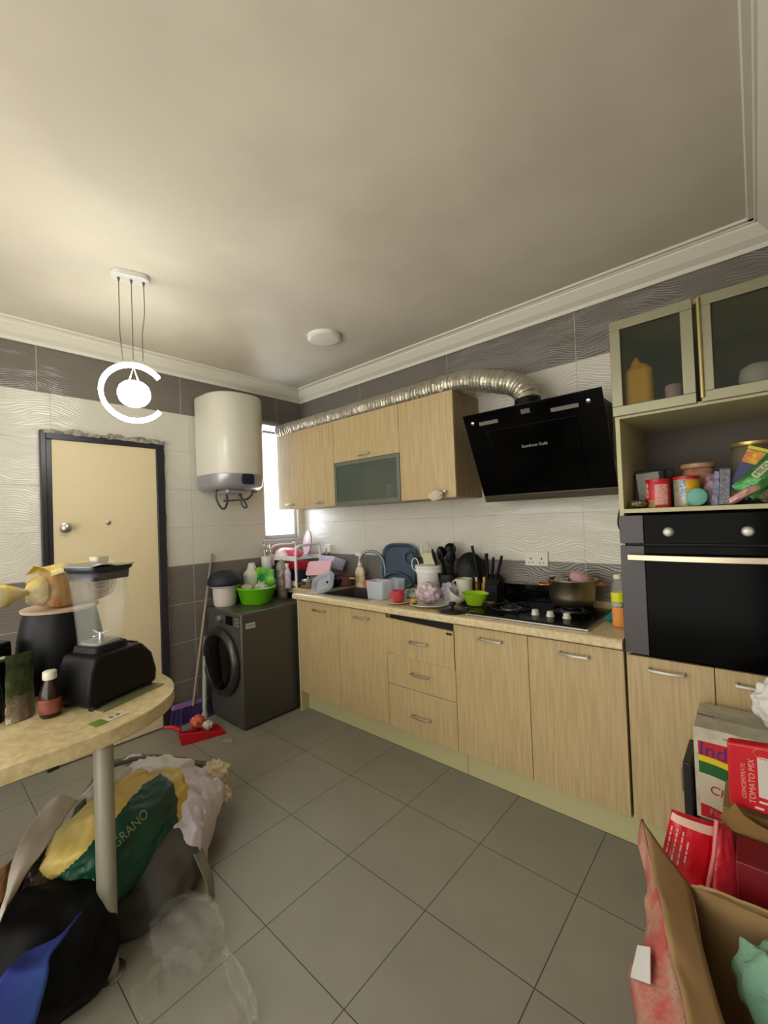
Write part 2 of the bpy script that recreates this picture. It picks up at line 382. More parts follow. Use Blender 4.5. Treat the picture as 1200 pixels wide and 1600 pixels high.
b_ = MB(); b_.rings([[(x, y, z) for x, y in dshape(*q)] for z, q in ((1.788, (.19, .29)), (1.795, (.215, .33)), (1.82, (.232, .36)), (1.903, (.238, .374)))]); fin('lower_band', b_, silv, wh, smooth=True)
b_ = MB(); b_.rrect(0, 0, .105, .082, .02, 0, .012); b_.bm.transform(Matrix.Translation((.396, -.855, 1.862)) @ Matrix.Rotation(.0, 4, 'Z') @ Matrix.Rotation(PI/2, 4, 'Y') @ Matrix.Rotation(PI/2, 4, 'Z')); fin('display', b_, mat('dark_display', (26, 32, 48), .2), wh)
hose = mat('dark_braided_hose', (84, 80, 78), .45, .3)
b_ = MB(); b_.tube(spline([(.2, -1.02, 1.80), (.2, -1.02, 1.72), (.2, -.985, 1.65), (.18, -.94, 1.64), (.15, -.90, 1.70), (.12, -.89, 1.79)], 6), .009, 8); b_.cyl((.2, -1.02, 1.80), (.2, -1.02, 1.775), .014, n=10); fin('hose', b_, hose, wh, smooth=True)
b_ = MB(); b_.tube(spline([(.22, -.90, 1.79), (.22, -.84, 1.76), (.22, -.79, 1.70), (.22, -.765, 1.655), (.22, -.79, 1.645), (.21, -.81, 1.69), (.2, -.80, 1.79)], 6), .008, 8); fin('hose', b_, hose, wh, smooth=True)
b_ = MB(); b_.tube(spline([(.2, -.70, 1.80), (.2, -.70, 1.76), (.19, -.75, 1.715), (.15, -.82, 1.71), (.02, -.86, 1.71)], 6), .008, 8); b_.cyl((.2, -.70, 1.79), (.2, -.66, 1.775), .006, n=8); fin('hose', b_, hose, wh, smooth=True)
b_ = MB(); b_.box(.12, .3, -.98, -.82, 1.755, 1.79); fin('valve_cover', b_, silv, wh, bev=.01)

# ------------------------------------------------------------------ base cabinets
FY = -.58
handle_m = mat('satin_nickel', (205, 202, 192), .3, .9, var=.03)
def bar_handle(x, y, z, L, parent, vertical=False):
    mb = MB(); h = L/2
    mb.rings([[(x+s_*h, y-d, z+q) for d, q in ((.0, -.007), (.024, -.007), (.024, .007), (.0, .007))] for s_ in (-1, -.88)])
    mb.rings([[(x+s_*h, y-d, z+q) for d, q in ((.0, -.007), (.024, -.007), (.024, .007), (.0, .007))] for s_ in (.88, 1)])
    mb.rings([[(x+t*h, y-.024-.006*(1-t*t)-d, z+q*.8) for d, q in ((0, -.007), (.007, -.007), (.007, .007), (0, .007))] for t in [-1+.2*i for i in range(11)]])
    return fin('handle', mb, handle_m, parent, bev=.0015)
def cabinet(name, label, x0, x1, splits, z0=.16, z1=.885, group='base cabinets under the worktop', kind='door', hx=None):
    t = thing(name, label, 'cabinet', ((x0+x1)/2, -.29, .0), group=group)
    b = MB(); b.box(x0+.001, x0+.017, FY+.02, -.01, .15, z1); b.box(x1-.017, x1-.001, FY+.02, -.01, .15, z1); b.box(x0+.017, x1-.017, FY+.03, -.01, .15, .166); b.box(x0+.017, x1-.017, -.03, -.01, .166, z1)
    for fx in (x0+.03, x1-.06):
        for fy in (-.46, -.1): b.box(fx, fx+.03, fy, fy+.03, 0, .15)
    fin('carcass', b, oak2, t)
    if kind == 'door':
        for (a, c), hxx in zip(splits, hx):
            d = fin('door', MB().box(a+.0015, c-.0015, FY, FY+.018, z0, z1-.002), oak, t, bev=.0012)
            bar_handle(hxx, FY, .832, .135, d)
    return t
ca = cabinet('base_cabinet', 'oak double-door base cabinet below the sink, first from the washing machine', .63, 1.56, [(.632, 1.10), (1.10, 1.56)], hx=(.90, 1.345))
cb = cabinet('drawer_cabinet', 'oak base cabinet of three drawers, the top drawer sagging open a gap', 1.56, 2.08, [], kind='drawer')
for z0_, z1_, hz in ((.16, .433, .283), (.436, .632, .54)):
    d = fin('drawer', MB().box(1.5615, 2.0785, FY, FY+.018, z0_, z1_), oak, cb, bev=.0012); bar_handle(1.828, FY, hz, .135, d)
dm = MB(); dm.rings([[(x, y, z) for y, z in ((FY-.006, zb), (FY+.012, zb), (FY+.012, zt), (FY-.006, zt))] for x, zb, zt in ((1.5615, .637, .862), (2.0785, .622, .842))])
d = fin('drawer', dm, oak, cb, bev=.0012); bar_handle(1.83, FY-.006, .738, .135, d)
lb = fin('label_plate', MB().box(2.03, 2.07, FY-.008, FY-.0065, .818, .832), mat('dark_plate', (50, 42, 34), .5), cb)
fin('gap_shade', MB().box(1.578, 2.062, FY+.02, FY+.025, .5, .884), black_mt, cb)  # added black sheet, stands in for the shade in the gap above the drawer
cabinet('base_cabinet', 'oak single-door base cabinet between the drawers and the wide door under the hob', 2.08, 2.515, [(2.08, 2.515)], hx=(2.311,))
cabinet('base_cabinet', 'oak single-door base cabinet under the hob, beside the oven tower', 2.515, 2.95, [(2.515, 2.95)], hx=(2.74,))
kick = mat('cream_plinth', (190, 184, 138), .5, var=.05, scale=5)
solo('plinth_board', 'long cream plinth board at the floor under the cabinets nearest the washing machine', 'plinth', MB().box(.62, 2.09, -.505, -.49, 0, .147), kick)
solo('plinth_board', 'cream plinth board at the floor under the hob and the oven tower', 'plinth', MB().box(2.093, 3.55, -.505, -.49, 0, .147), kick)
solo('end_panel', 'cream end panel closing the base cabinets beside the washing machine', 'panel', MB().box(.612, .629, -.58, -.01, 0, .893), cream, bev=.001)

# ------------------------------------------------------------------ worktop with sink cut-out, L behind the washing machine
CT0, CT1 = .896, .94
HX0, HX1, HY0, HY1 = .84, 1.34, -.52, -.16
wt = MB()
nose = lambda x0, x1: wt.prism([(HY0, CT0), (-.612, CT0), (-.618, CT0+.006), (-.618, CT1-.014), (-.612, CT1-.004), (-.602, CT1), (HY0, CT1)], x0, x1, 'x')
nose(.60, 2.953)
wt.box(.60, HX0, HY0, -.001, CT0, CT1); wt.box(HX1, 2.953, HY0, -.001, CT0, CT1); wt.box(HX0, HX1, HY1, -.001, CT0, CT1)
wt.box(.001, .60, -.43, -.001, CT0, CT1)
ct = thing('worktop', 'long beige laminate worktop with a rounded front edge along the tiled wall', 'worktop', (1.7, -.3, CT0))
fin('slab', wt, counter_m, ct)
solo('upstand', 'low beige upstand strip along the tiles behind the worktop', 'upstand', MB().box(.02, 2.953, -.02, -.001, CT1, CT1+.045), counter_m, bev=.003)

# ------------------------------------------------------------------ upper cabinets
UY, UZ0, UZ1 = -.34, 1.627, 2.315
def upper(label, x0, x1):
    t = thing('wall_cabinet', label, 'cabinet', ((x0+x1)/2, -.17, UZ0), group='oak wall cabinets')
    b = MB(); b.box(x0+.001, x0+.017, UY+.018, -.001, UZ0, UZ1); b.box(x1-.017, x1-.001, UY+.018, -.001, UZ0, UZ1); b.box(x0+.017, x1-.017, UY+.018, -.001, UZ0, UZ0+.016); b.box(x0+.017, x1-.017, UY+.018, -.001, UZ1-.016, UZ1); b.box(x0+.017, x1-.017, -.01, -.001, UZ0+.016, UZ1-.016)
    fin('carcass', b, oak2, t); return t
def small_handle(x, z, L, parent):
    mb = MB(); mb.box(x-L/2, x+L/2, UY-.026, UY-.014, z-.008, z+.008); mb.box(x-L/2, x-L/2+.008, UY-.014, UY, z-.006, z+.006); mb.box(x+L/2-.008, x+L/2, UY-.014, UY, z-.006, z+.006)
    return fin('handle', mb, handle_m, parent, bev=.0015)
u1 = upper('oak wall cabinet with two tall narrow doors, nearest the window', .06, .843)
for a, c, hx in ((.06, .448, .25), (.448, .843, .655)):
    d = fin('door', MB().box(a+.001, c-.001, UY, UY+.018, UZ0, UZ1), oak, u1, bev=.001); small_handle(hx, 1.665, .10, d)
u2 = upper('oak wall cabinet with a wooden flap above a grey glass flap', .843, 1.535)
d = fin('flap_door', MB().box(.845, 1.533, UY, UY+.018, 1.972, UZ1), oak, u2, bev=.001); small_handle(1.185, 2.005, .13, d)
fr = MB(); fw_ = .028
grn = mat('grey_green_frame', (112, 120, 108), .35, .4)
fr.box(.845, 1.533, UY-.004, UY+.016, UZ0, UZ0+fw_); fr.box(.845, 1.533, UY-.004, UY+.016, 1.968-fw_, 1.968); fr.box(.845, .845+fw_, UY-.004, UY+.016, UZ0+fw_, 1.968-fw_); fr.box(1.533-fw_, 1.533, UY-.004, UY+.016, UZ0+fw_, 1.968-fw_)
gd = fin('glass_flap_door', fr, grn, u2, bev=.001)
fin('pane', MB().box(.845+fw_, 1.533-fw_, UY+.002, UY+.006, UZ0+fw_, 1.968-fw_), mat('tinted_glass', (96, 108, 98), .15, alpha=.55, var=.08), gd)
solo('cup', 'pale cup behind the grey glass flap of the wall cabinet', 'cup', MB().lathe([(.03, 0), (.034, .02), (.036, .12), (.033, .12), (.028, .01)], (1.36, -.24, UZ0+.017), 20), mat('pale_green_cup', (200, 214, 196), .4), smooth=True)
u3 = upper('oak wall cabinet with one wide door, beside the extractor hood', 1.535, 1.985)
fin('door', MB().box(1.536, 1.984, UY, UY+.018, UZ0, UZ1), oak, u3, bev=.001)
small_handle(1.86, 1.668, .12, u3)
solo('rag', 'crumpled pale rag tied on the wall cabinet handle beside the hood', 'rag', blob((1.855, -.385, 1.645), (.055, .018, .035), sub=4, amp=.3, freq=2.5, mode='film', seed=4, crease=.6, cf=3), mat('pale_rag', (206, 192, 174), .9, var=.1), smooth=True)

# ------------------------------------------------------------------ flexible duct
foil = mat('crinkled_foil', (212, 206, 190), .36, .8, var=.08, bump=.5, bscale=45)
path = spline([(2.425, -.22, 2.155), (2.41, -.22, 2.22), (2.345, -.22, 2.285), (2.20, -.215, 2.34), (2.05, -.205, 2.382), (1.88, -.20, 2.398), (1.5, -.20, 2.396), (1.0, -.20, 2.394), (.5, -.20, 2.392), (.12, -.21, 2.390), (.03, -.23, 2.385), (-.03, -.25, 2.385)], 24)
cum = [0]
for a, b in zip(path, path[1:]): cum.append(cum[-1]+(b-a).length)
res = []; step = .0065; q = 0; i = 0
while q < cum[-1]:
    while cum[i+1] < q: i += 1
    t = (q-cum[i])/(cum[i+1]-cum[i]); res.append(path[i].lerp(path[i+1], t)); q += step
random.seed(2)
def drad(k):
    return .066+(.0045 if k % 4 < 2 else -.0035)+.0016*random.uniform(-1, 1)
db = MB(); db.tube(res, 0, 28, False, rfn=drad)
for v in db.bm.verts: v.co += noise.noise_vector(v.co*38)*.0032
solo('flexible_duct', 'silver corrugated foil duct running over the wall cabinets to the window', 'duct', db, foil, smooth=False, thick=.001)

# ------------------------------------------------------------------ extractor hood
hd = thing('extractor_hood', 'slanted black glass extractor hood above the hob', 'extractor hood', (2.49, -.2, 1.59))
HX0_, HX1_ = 2.105, 2.875
fin('housing', MB().prism([(-.002, 1.62), (-.15, 1.62), (-.385, 2.085), (-.34, 2.11), (-.002, 2.11)], 2.16, 2.82, 'x'), black_pl, hd)
pn = MB(); nrm = Vector((0, -.51, -.25)).normalized()
def slab(mb, x0, x1, t0, t1, d0, d1_):
    """block on the slanted hood front: t runs from its bottom to its top edge, d outwards"""
    B, T = Vector((0, -.172, 1.60)), Vector((0, -.42, 2.105)); n = Vector((0, -(T-B).z, (T-B).y)).normalized()
    q = [B.lerp(T, t)+n*dd for t, dd in ((t0, d0), (t1, d0), (t1, d1_), (t0, d1_))]
    mb.prism([(v.y, v.z) for v in q], x0, x1, 'x'); return mb
fin('glass_front', slab(MB(), HX0_, HX1_, .06, 1, 0, .012), black_gl, hd, bev=.003)
fin('steel_strip', slab(MB(), HX0_, HX1_, -.02, .058, -.012, .012), mat('hood_steel', (118, 112, 100), .35, .9), hd, bev=.002)
fin('raised_panel', slab(MB(), 2.24, 2.74, .16, .80, .0125, .02), mat('black_glass_panel', (5, 5, 5), .1, var=.02, spec=.12), hd, bev=.003)
for x0_, x1_ in ((2.20, 2.32), (2.62, 2.76)): fin('lamp', slab(MB(), x0_, x1_, .868, .905, .0121, .0135), mat('unlit_strip_lamp', (118, 112, 104), .4), hd)
fin('sensor', slab(MB(), 2.462, 2.512, .905, .95, .0121, .015), mat('grey_sensor', (96, 96, 98), .4), hd)
for x0_ in (2.155, 2.80):
    rv = MB(); rv.lathe([(.011, 0), (.011, .004), (.005, .007)], n=14); rv.bm.transform(Matrix.Translation((x0_+.01, -.42+.018-.012, 2.05)) @ Matrix.Rotation(PI/2+.46, 4, 'X')); fin('rivet', rv, chrome, hd, smooth=True)
sl_ang = math.atan2(.42-.172, .505)
text('lettering', 'Scanfrost Gold', .024, (2.50, -.340, 1.884), (PI/2+sl_ang, 0, 0), mat('silver_print', (170, 168, 162), .5), hd)
hb = MB(); hb.lathe([(.086, 0), (.086, .035), (.076, .035), (.074, .07), (.066, .07)], (2.425, -.22, 2.108), 30); fin('collar', hb, black_pl, hd, smooth=True)
solo('power_cord', 'thin black power cord hanging down the tiles beside the oven tower', 'cord', MB().tube(spline([(2.86, -.02, 1.66), (2.845, -.012, 1.55), (2.825, -.012, 1.44), (2.84, -.012, 1.38), (2.87, -.012, 1.34), (2.93, -.02, 1.30)], 8), .004, 6), black_pl, smooth=True)

# ------------------------------------------------------------------ oven tower
tw = thing('tall_cabinet', 'tall oak and cream oven housing with two frosted glass doors on top', 'cabinet', (3.25, -.28, 0))
TX0, TX1 = 2.955, 3.555
b = MB(); b.box(TX0, TX0+.018, -.56, -.001, .15, 2.335); b.box(TX1-.018, TX1, -.56, -.001, .15, 2.335)
for z in (.875, 1.488, 1.905, 2.317): b.box(TX0+.018, TX1-.018, -.56, -.012, z, z+.018 if z != .875 else z+.008)
fin('carcass', b, cream, tw, bev=.0008)
fin('back_panel', MB().box(TX0+.018, TX1-.018, -.012, -.001, .16, 2.317), mat('dark_brown_back', (98, 88, 78), .6), tw)
for a, c, hx in ((TX0+.006, 3.262, 3.105), (3.265, TX1-.002, 3.39)):
    d = fin('door', MB().box(a, c, FY, FY+.018, .16, .872), oak, tw, bev=.0012); bar_handle(hx, FY, .828, .13, d)
frost = mat('frosted_glass', (62, 68, 58), .4, alpha=.30, var=.03, spec=.25)
def glass_door(x0, x1, z0, z1):
    w = .042; f = MB(); y0, y1 = -.582, -.562
    f.box(x0, x1, y0, y1, z0, z0+w); f.box(x0, x1, y0, y1, z1-w, z1); f.box(x0, x0+w, y0, y1, z0+w, z1-w); f.box(x1-w, x1, y0, y1, z0+w, z1-w)
    d = fin('glass_door', f, alu, tw, bev=.002)
    fin('pane', MB().box(x0+w, x1-w, -.574, -.569, z0+w, z1-w), frost, d); return d
glass_door(2.952, 3.252, 1.915, 2.335)
gd2 = glass_door(3.268, 3.552, 1.915, 2.335)
hb = MB(); hb.tube([(3.272, -.588, 1.93), (3.272, -.588, 2.325)], .0075, 10); fin('edge_handle', hb, mat('brass_edge', (206, 190, 130), .28, .9), gd2, smooth=True)
def lab(name, label, cat, mb, m, **k): return solo(name, label, cat, mb, m, **k)
yb = thing('bottle', 'large yellow plastic bottle behind the frosted glass door', 'bottle', (3.05, -.50, 1.924))
ylw = mat('yellow_plastic', (250, 192, 6), .4, var=.04)
b = MB(); b.rrect(3.048, -.515, .105, .07, .022, 1.924, 2.11, top=.96); b.rrect(3.05, -.515, .10, .065, .02, 2.11, 2.135, top=.6); fin('body', b, ylw, yb, smooth=True)
b = MB(); b.lathe([(.024, 0), (.020, .012), (.008, .03), (.006, .035)], (3.04, -.515, 2.135), 16); fin('cap', b, ylw, yb, smooth=True)
lab('cup', 'pale pink cup behind the frosted glass door beside the yellow bottle', 'cup', MB().lathe([(.022, 0), (.03, .01), (.032, .085), (.027, .095), (.0, .096)], (3.172, -.515, 1.924), 20), mat('pink_cup', (214, 176, 176), .45), smooth=True)
lab('bowl', 'white rounded bowl behind the wider frosted glass door', 'bowl', MB().lathe([(.03, 0), (.055, .03), (.062, .06), (.055, .10), (.03, .115), (0, .118)], (3.44, -.505, 1.924), 24), mat('white_bowl', (222, 220, 204), .5), smooth=True)

# ------------------------------------------------------------------ built-in oven
oven_gl = mat('oven_black_glass', (4, 4, 5), .14, var=.02, spec=.05)
ov = thing('built_in_oven', 'built-in black glass electric oven with a long metal handle', 'oven', (3.25, -.3, .884))
greyp = mat('oven_grey_panel', (74, 70, 72), .45, .2, var=.06)
fin('body', MB().box(2.98, 3.53, -.56, -.05, .89, 1.47), black_pl, ov)
fin('control_panel', MB().box(3.05, 3.462, -.592, -.561, 1.357, 1.477), oven_gl, ov, bev=.002)
for x in (2.958, 3.463): fin('side_trim', MB().box(x, x+.091, -.59, -.561, 1.357, 1.477), greyp, ov, bev=.002)
dd = fin('oven_door', MB().box(3.05, 3.462, -.592, -.561, .884, 1.347), oven_gl, ov, bev=.002)
for x in (2.958, 3.463): fin('door_trim', MB().box(x, x+.091, -.59, -.561, .884, 1.347), greyp, dd, bev=.002)
hm = MB()
hm.rings([[(2.99+.55*t, -.615-.022*math.sin(PI*t)-dy, 1.300+dz) for dy, dz in ((0, -.012), (.008, -.012), (.008, .012), (0, .012))] for t in [i/16 for i in range(17)]])
hm.box(3.01, 3.025, -.62, -.59, 1.291, 1.309); hm.box(3.50, 3.515, -.62, -.59, 1.291, 1.309)
fin('handle', hm, mat('pale_steel_bar', (196, 184, 160), .35, .8), dd, bev=.002)
for x in (3.138, 3.385):
    k = MB(); k.lathe([(.019, 0), (.019, .004), (.0165, .006), (.0155, .024), (.012, .027)], n=20); k.bm.transform(Matrix.Translation((x, -.592, 1.405)) @ Matrix.Rotation(PI/2, 4, 'X')); fin('knob', k, mat('silver_knob', (214, 212, 200), .35, .3), ov, smooth=True)

# ------------------------------------------------------------------ sockets
def socket(label, x, z, w, n, switch=True):
    t = thing('wall_socket', label, 'socket', (x, 0, z-.045)); fin('plate', MB().box(x-w/2, x+w/2, -.012, -.001, z-.045, z+.045), mat('socket_white', (222, 216, 200), .4), t, bev=.003)
    for i in range(n):
        cx = x+(i-(n-1)/2)*.07
        hl = MB(); hl.box(cx-.004, cx+.004, -.0128, -.0119, z-.004, z+.008)
        for s_ in (-1, 1): hl.box(cx+s_*.012-.0035, cx+s_*.012+.0035, -.0128, -.0119, z-.028, z-.022)
        fin('pin_holes', hl, black_mt, t)
        fin('switch', MB().box(cx-.006+(.024 if i == 0 else -.024), cx+.006+(.024 if i == 0 else -.024), -.0155, -.0121, z+.014, z+.034), _mats['socket_white'], t, bev=.001)
    return t
socket('double white wall socket above the hob', 2.35, 1.215, .147, 2)
socket('white wall socket above the dish rack with two plugs in it', .37, 1.245, .12, 2)
for i, x in enumerate((.345, .405)):
    t = thing('plug', ('white plug nearer the window, in the corner wall socket', 'white plug farther from the window, in the corner wall socket')[i], 'plug', (x, -.03, 1.215))
    fin('plug_body', MB().box(x-.02, x+.02, -.05, -.016, 1.215, 1.262 if i == 0 else 1.285), white_pl, t, bev=.004)
    fin('cord', MB().tube(spline([(x, -.04, 1.218), (x-.01, -.045, 1.17), (x-.05+.03*i, -.06, 1.13), (x-.12, -.08, 1.12)], 6), .0035, 6), black_pl, t, smooth=True)

# ------------------------------------------------------------------ washing machine and what stands on it
wm_m = mat('graphite_enamel', (84, 82, 76), .36, .35, var=.06, scale=4)
wmx0, wmx1, wmy0, wmy1 = .012, .57, -1.05, -.447
wm = thing('washing_machine', 'dark graphite front-loading washing machine in the corner by the window', 'washing machine', (.29, -.75, 0))
fin('body', MB().box(wmx0, wmx1, wmy0, wmy1, .012, .85), wm_m, wm, bev=.012)
for x in (.06, .52):
    for y in (-1.0, -.5): fin('foot', MB().cyl((x, y, 0), (x, y, .014), .02, n=12), black_pl, wm)
def facey(mb, x, y, z):  # turn a +z lathe so that it faces -y at (x, y, z)
    mb.bm.transform(Matrix.Translation((x, y, z)) @ Matrix.Rotation(PI/2, 4, 'X')); return mb
m_ = MB(); m_.lathe([(.255, 0), (.262, .012), (.255, .03), (.232, .045), (.215, .05), (.205, .042)], n=48, cap=False); dr_ = fin('door_ring', facey(m_, .28, wmy0-.001, .46), mat('dark_chrome_ring', (72, 72, 70), .3, .7), wm, smooth=True)
m_ = MB(); m_.lathe([(.207, .040), (.17, .056), (.09, .064), (0, .066)], n=48, cap=False); fin('porthole', facey(m_, .28, wmy0-.001, .46), black_gl, dr_, smooth=True)
m_ = MB(); m_.box(wmx0+.02, .17, wmy0-.006, wmy0, .745, .835); fin('detergent_drawer', m_, wm_m, wm, bev=.004)
m_ = MB(); m_.lathe([(.034, 0), (.034, .012), (.028, .026), (.024, .03), (0, .03)], n=24); fin('dial', facey(m_, .27, wmy0, .785), mat('graphite_dial', (120, 118, 112), .3, .5), wm, smooth=True)
fin('display', MB().box(.35, .45, wmy0-.003, wmy0, .752, .818), black_gl, wm)
m_ = MB()
for i in range(3): m_.box(.48, .54, wmy0-.004, wmy0, .755+.022*i, .765+.022*i)
fin('buttons', m_, mat('grey_buttons', (130, 128, 120), .4), wm)
fin('sticker', MB().box(wmx1, wmx1+.0008, -1.015, -.935, .735, .775), mat('pale_sticker', (188, 186, 168), .6), wm)
text('sticker_print', 'I Inverter', .019, (wmx1+.0009, -.975, .755), (PI/2, 0, PI/2), black_mt, wm, ext=.0003)

tb = thing('tub', 'white plastic pot with a wide rim on the washing machine, beside the green basin', 'pot', (.12, -.93, .85))
pinkw = mat('pinkish_white_plastic', (206, 196, 190), .4, var=.03)
m_ = MB(); m_.lathe([(.078, 0), (.088, .02), (.094, .15), (.12, .158), (.122, .165), (.098, .168), (.088, .15), (.08, .02), (0, .012)], (.12, -.93, .85), 36); fin('body', m_, pinkw, tb, smooth=True)
m_ = MB(); m_.lathe([(.128, .0), (.135, .008), (.13, .04), (.11, .08), (.07, .105), (.03, .112), (0, .112)], (.12, -.93, 1.022), 36); solo('bowl', 'dark navy bowl turned upside down on the white pot', 'bowl', m_, mat('navy_bowl', (28, 30, 44), .6), smooth=True)
m_ = MB(); m_.lathe([(.125, 0), (.135, .006), (.172, .125), (.187, .13), (.188, .137), (.176, .14), (.168, .128), (.13, .012), (0, .008)], (.262, -.735, .85), 44, sy=.82)
solo('basin', 'bright green oval plastic basin on the washing machine', 'basin', m_, mat('green_plastic', (108, 196, 28), .35, var=.03), smooth=True)
m_ = blob((.20, -.78, .975), (.085, .05, .03), sub=4, amp=.3, freq=2, seed=3, crease=.5); solo('cloth', 'small crumpled cream cloth lying in the green basin', 'cloth', m_, mat('cream_cloth', (212, 204, 178), .9, col2=(150, 140, 110), scale=60), smooth=True)
m_ = blob((.33, -.72, .985), (.05, .04, .035), sub=4, amp=.3, freq=2, seed=8, crease=.5); solo('rag', 'crumpled greyish rag in the green basin beside the packet', 'rag', m_, mat('greyish_cloth', (186, 176, 168), .9), smooth=True)
pk = thing('packet', 'green and lime packet standing upright in the green basin', 'packet', (.235, -.62, .90))
m_ = MB(); m_.grid(lambda u, v: (.235+(u-.5)*.20, -.63+(u-.5)*.06+.02*math.sin(PI*u)*math.sin(PI*v), .90+v*.225+.008*math.sin(u*5)), 14, 10); m_.grid(lambda u, v: (.235+(u-.5)*.20, -.63+(u-.5)*.06-.02*math.sin(PI*u)*math.sin(PI*v), .90+v*.225+.008*math.sin(u*5)), 14, 10); fin('packet_body', m_, mat('green_packet', (20, 120, 60), .3, col2=(120, 190, 40), scale=9, bump=.3), pk, smooth=True)
text('lettering', 'Soft', .05, (.235, -.655, 1.00), (PI/2, 0, .28), mat('white_print', (225, 228, 220), .5), pk)
m_ = MB(); m_.lathe([(.065, 0), (.07, .03), (.07, .19), (.075, .21), (.066, .235), (.042, .262), (.03, .30), (.028, .315), (0, .32)], (.09, -.66, .85), 26); solo('bottle', 'white bell-shouldered plastic bottle behind the green packet', 'bottle', m_, mat('cream_white_plastic', (216, 214, 200), .4), smooth=True)
cn_ = thing('canister', 'tall brownish clear canister standing behind the green basin', 'canister', (.30, -.50, .85))
m_ = MB(); m_.lathe([(.04, 0), (.045, .01), (.045, .22), (.04, .25)], (.30, -.50, .85), 24); fin('jar', m_, mat('smoky_plastic', (150, 138, 124), .25, var=.1, scale=30, col2=(110, 96, 84)), cn_, smooth=True)
m_ = MB(); m_.lathe([(.043, 0), (.046, .02), (.036, .06), (.014, .075), (.012, .09), (0, .09)], (.30, -.50, 1.10), 24); fin('lid', m_, mat('grey_brown_lid', (148, 140, 130), .4), cn_, smooth=True)

# ------------------------------------------------------------------ dish rack and dishes in the corner
rk = thing('dish_rack', 'white two-tier plastic dish rack in the window corner', 'dish rack', (.2, -.28, .94))
rx0, rx1, ry0, ry1 = .035, .40, -.42, -.15
for x in (rx0, rx1):
    m_ = MB(); m_.tube(spline([(x, ry0, .94), (x, ry0, 1.24), (x, ry0+.03, 1.29), (x, ry0+.08, 1.30), (x, ry1-.05, 1.30), (x, ry1, 1.28), (x, ry1, .94)], 6), .012, 10); fin('end_frame', m_, white_pl, rk, smooth=True)
for z, w_ in ((1.19, 'upper'), (.975, 'lower')):
    m_ = MB(); m_.box(rx0, rx1, ry0-.006, ry0+.006, z-.02, z+.02); m_.box(rx0, rx1, ry1-.006, ry1+.006, z-.02, z+.02)
    for i in range(17): m_.box(rx0+.012+i*(rx1-rx0-.03)/16, rx0+.018+i*(rx1-rx0-.03)/16, ry0, ry1, z-.012, z-.006)
    fin(w_+'_tier', m_, white_pl, rk)
uc = thing('cutlery_cup', 'white ribbed cutlery cup hooked at the end of the dish rack', 'cutlery cup', (.06, -.485, 1.0))
m_ = MB(); m_.lathe([(.036, 0), (.048, .02), (.05, .19), (.046, .19), (.044, .02), (0, .012)], (.062, -.487, 1.02), 24); fin('cup', m_, white_pl, uc, smooth=True)
fin('hook', MB().box(.04, .09, -.445, -.425, 1.12, 1.22), white_pl, uc, bev=.003)
random.seed(9)
CUT = ['leftmost steel spoon standing in the white cutlery cup', 'steel fork at the back of the white cutlery cup', 'steel spoon in the middle of the white cutlery cup', 'steel fork at the front of the white cutlery cup', 'rightmost steel spoon standing in the white cutlery cup', 'tallest steel fork in the white cutlery cup']
for i in range(6):
    a = (PI, PI/2, 0.3, -PI/2, 0, 2.2)[i]+.2*random.random(); r = random.uniform(.01, .033); bx, by = .062+r*math.cos(a), -.487+r*math.sin(a)
    tx, ty = bx+random.uniform(-.02, .03), by+random.uniform(-.02, .02); zt = random.uniform(1.27, 1.33)
    c_ = thing('spoon' if i % 2 else 'fork', CUT[i], 'cutlery', (bx, by, 1.04), group='cutlery in the white cup')
    m_ = MB(); m_.tube([(bx, by, 1.04), (tx, ty, zt-.05)], .0028, 6); fin('stem', m_, chrome, c_, smooth=True)
    m_ = MB(); bmesh.ops.create_icosphere(m_.bm, subdivisions=2, radius=1); m_.bm.transform(Matrix.Translation((tx, ty, zt-.02)) @ Matrix.Rotation(a, 4, 'Z') @ Matrix.Diagonal((.017, .004, .032, 1))); fin('head', m_, chrome, c_, smooth=True)
pp = thing('clear_lid', 'round pale pink clear lid standing upright in the dish rack', 'lid', (.27, -.16, 1.19))
m_ = MB(); m_.lathe([(.0, .012), (.03, .012), (.04, .006), (.105, 0), (.112, .006), (.112, .012), (.104, .008), (.04, .014), (.0, .02)], n=40, cap=False); m_.bm.transform(Matrix.Translation((.285, -.19, 1.315)) @ Matrix.Rotation(-.35, 4, 'Z') @ Matrix.Rotation(PI/2-.12, 4, 'X')); fin('disc', m_, mat('pale_pink_clear', (226, 196, 210), .25, alpha=.75, var=.03), pp, smooth=True)
m_ = MB(); m_.tube([Vector((.285, -.19, 1.315))+Matrix.Rotation(-.35, 3, 'Z') @ Matrix.Rotation(PI/2-.12, 3, 'X') @ Vector((.112*math.cos(a), .112*math.sin(a), .006)) for a in [2*PI*i/36 for i in range(37)]], .003, 6); fin('rim', m_, mat('plum_rim', (120, 88, 110), .4), pp, smooth=True)
solo('bowl', 'red and white polka-dot bowl upside down on top of the dish rack', 'bowl', MB().lathe([(.095, 0), (.098, .01), (.08, .05), (.04, .075), (0, .078)], (.13, -.34, 1.20), 30), mat('red_white_pattern', (222, 40, 44), .35, col2=(232, 222, 220), scale=5), smooth=True)
solo('bowl', 'pink plastic bowl leaning on the dish rack beside the polka-dot bowl', 'bowl', blob((.25, -.32, 1.235), (.085, .06, .035), sub=4, amp=.1, seed=5, rotz=.4, tilt=(.1, .3)), mat('hot_pink_plastic', (226, 84, 112), .35), smooth=True)
lv = thing('bottle', 'lavender and pink printed bottle at the foot of the dish rack', 'bottle', (.06, -.46, .94))
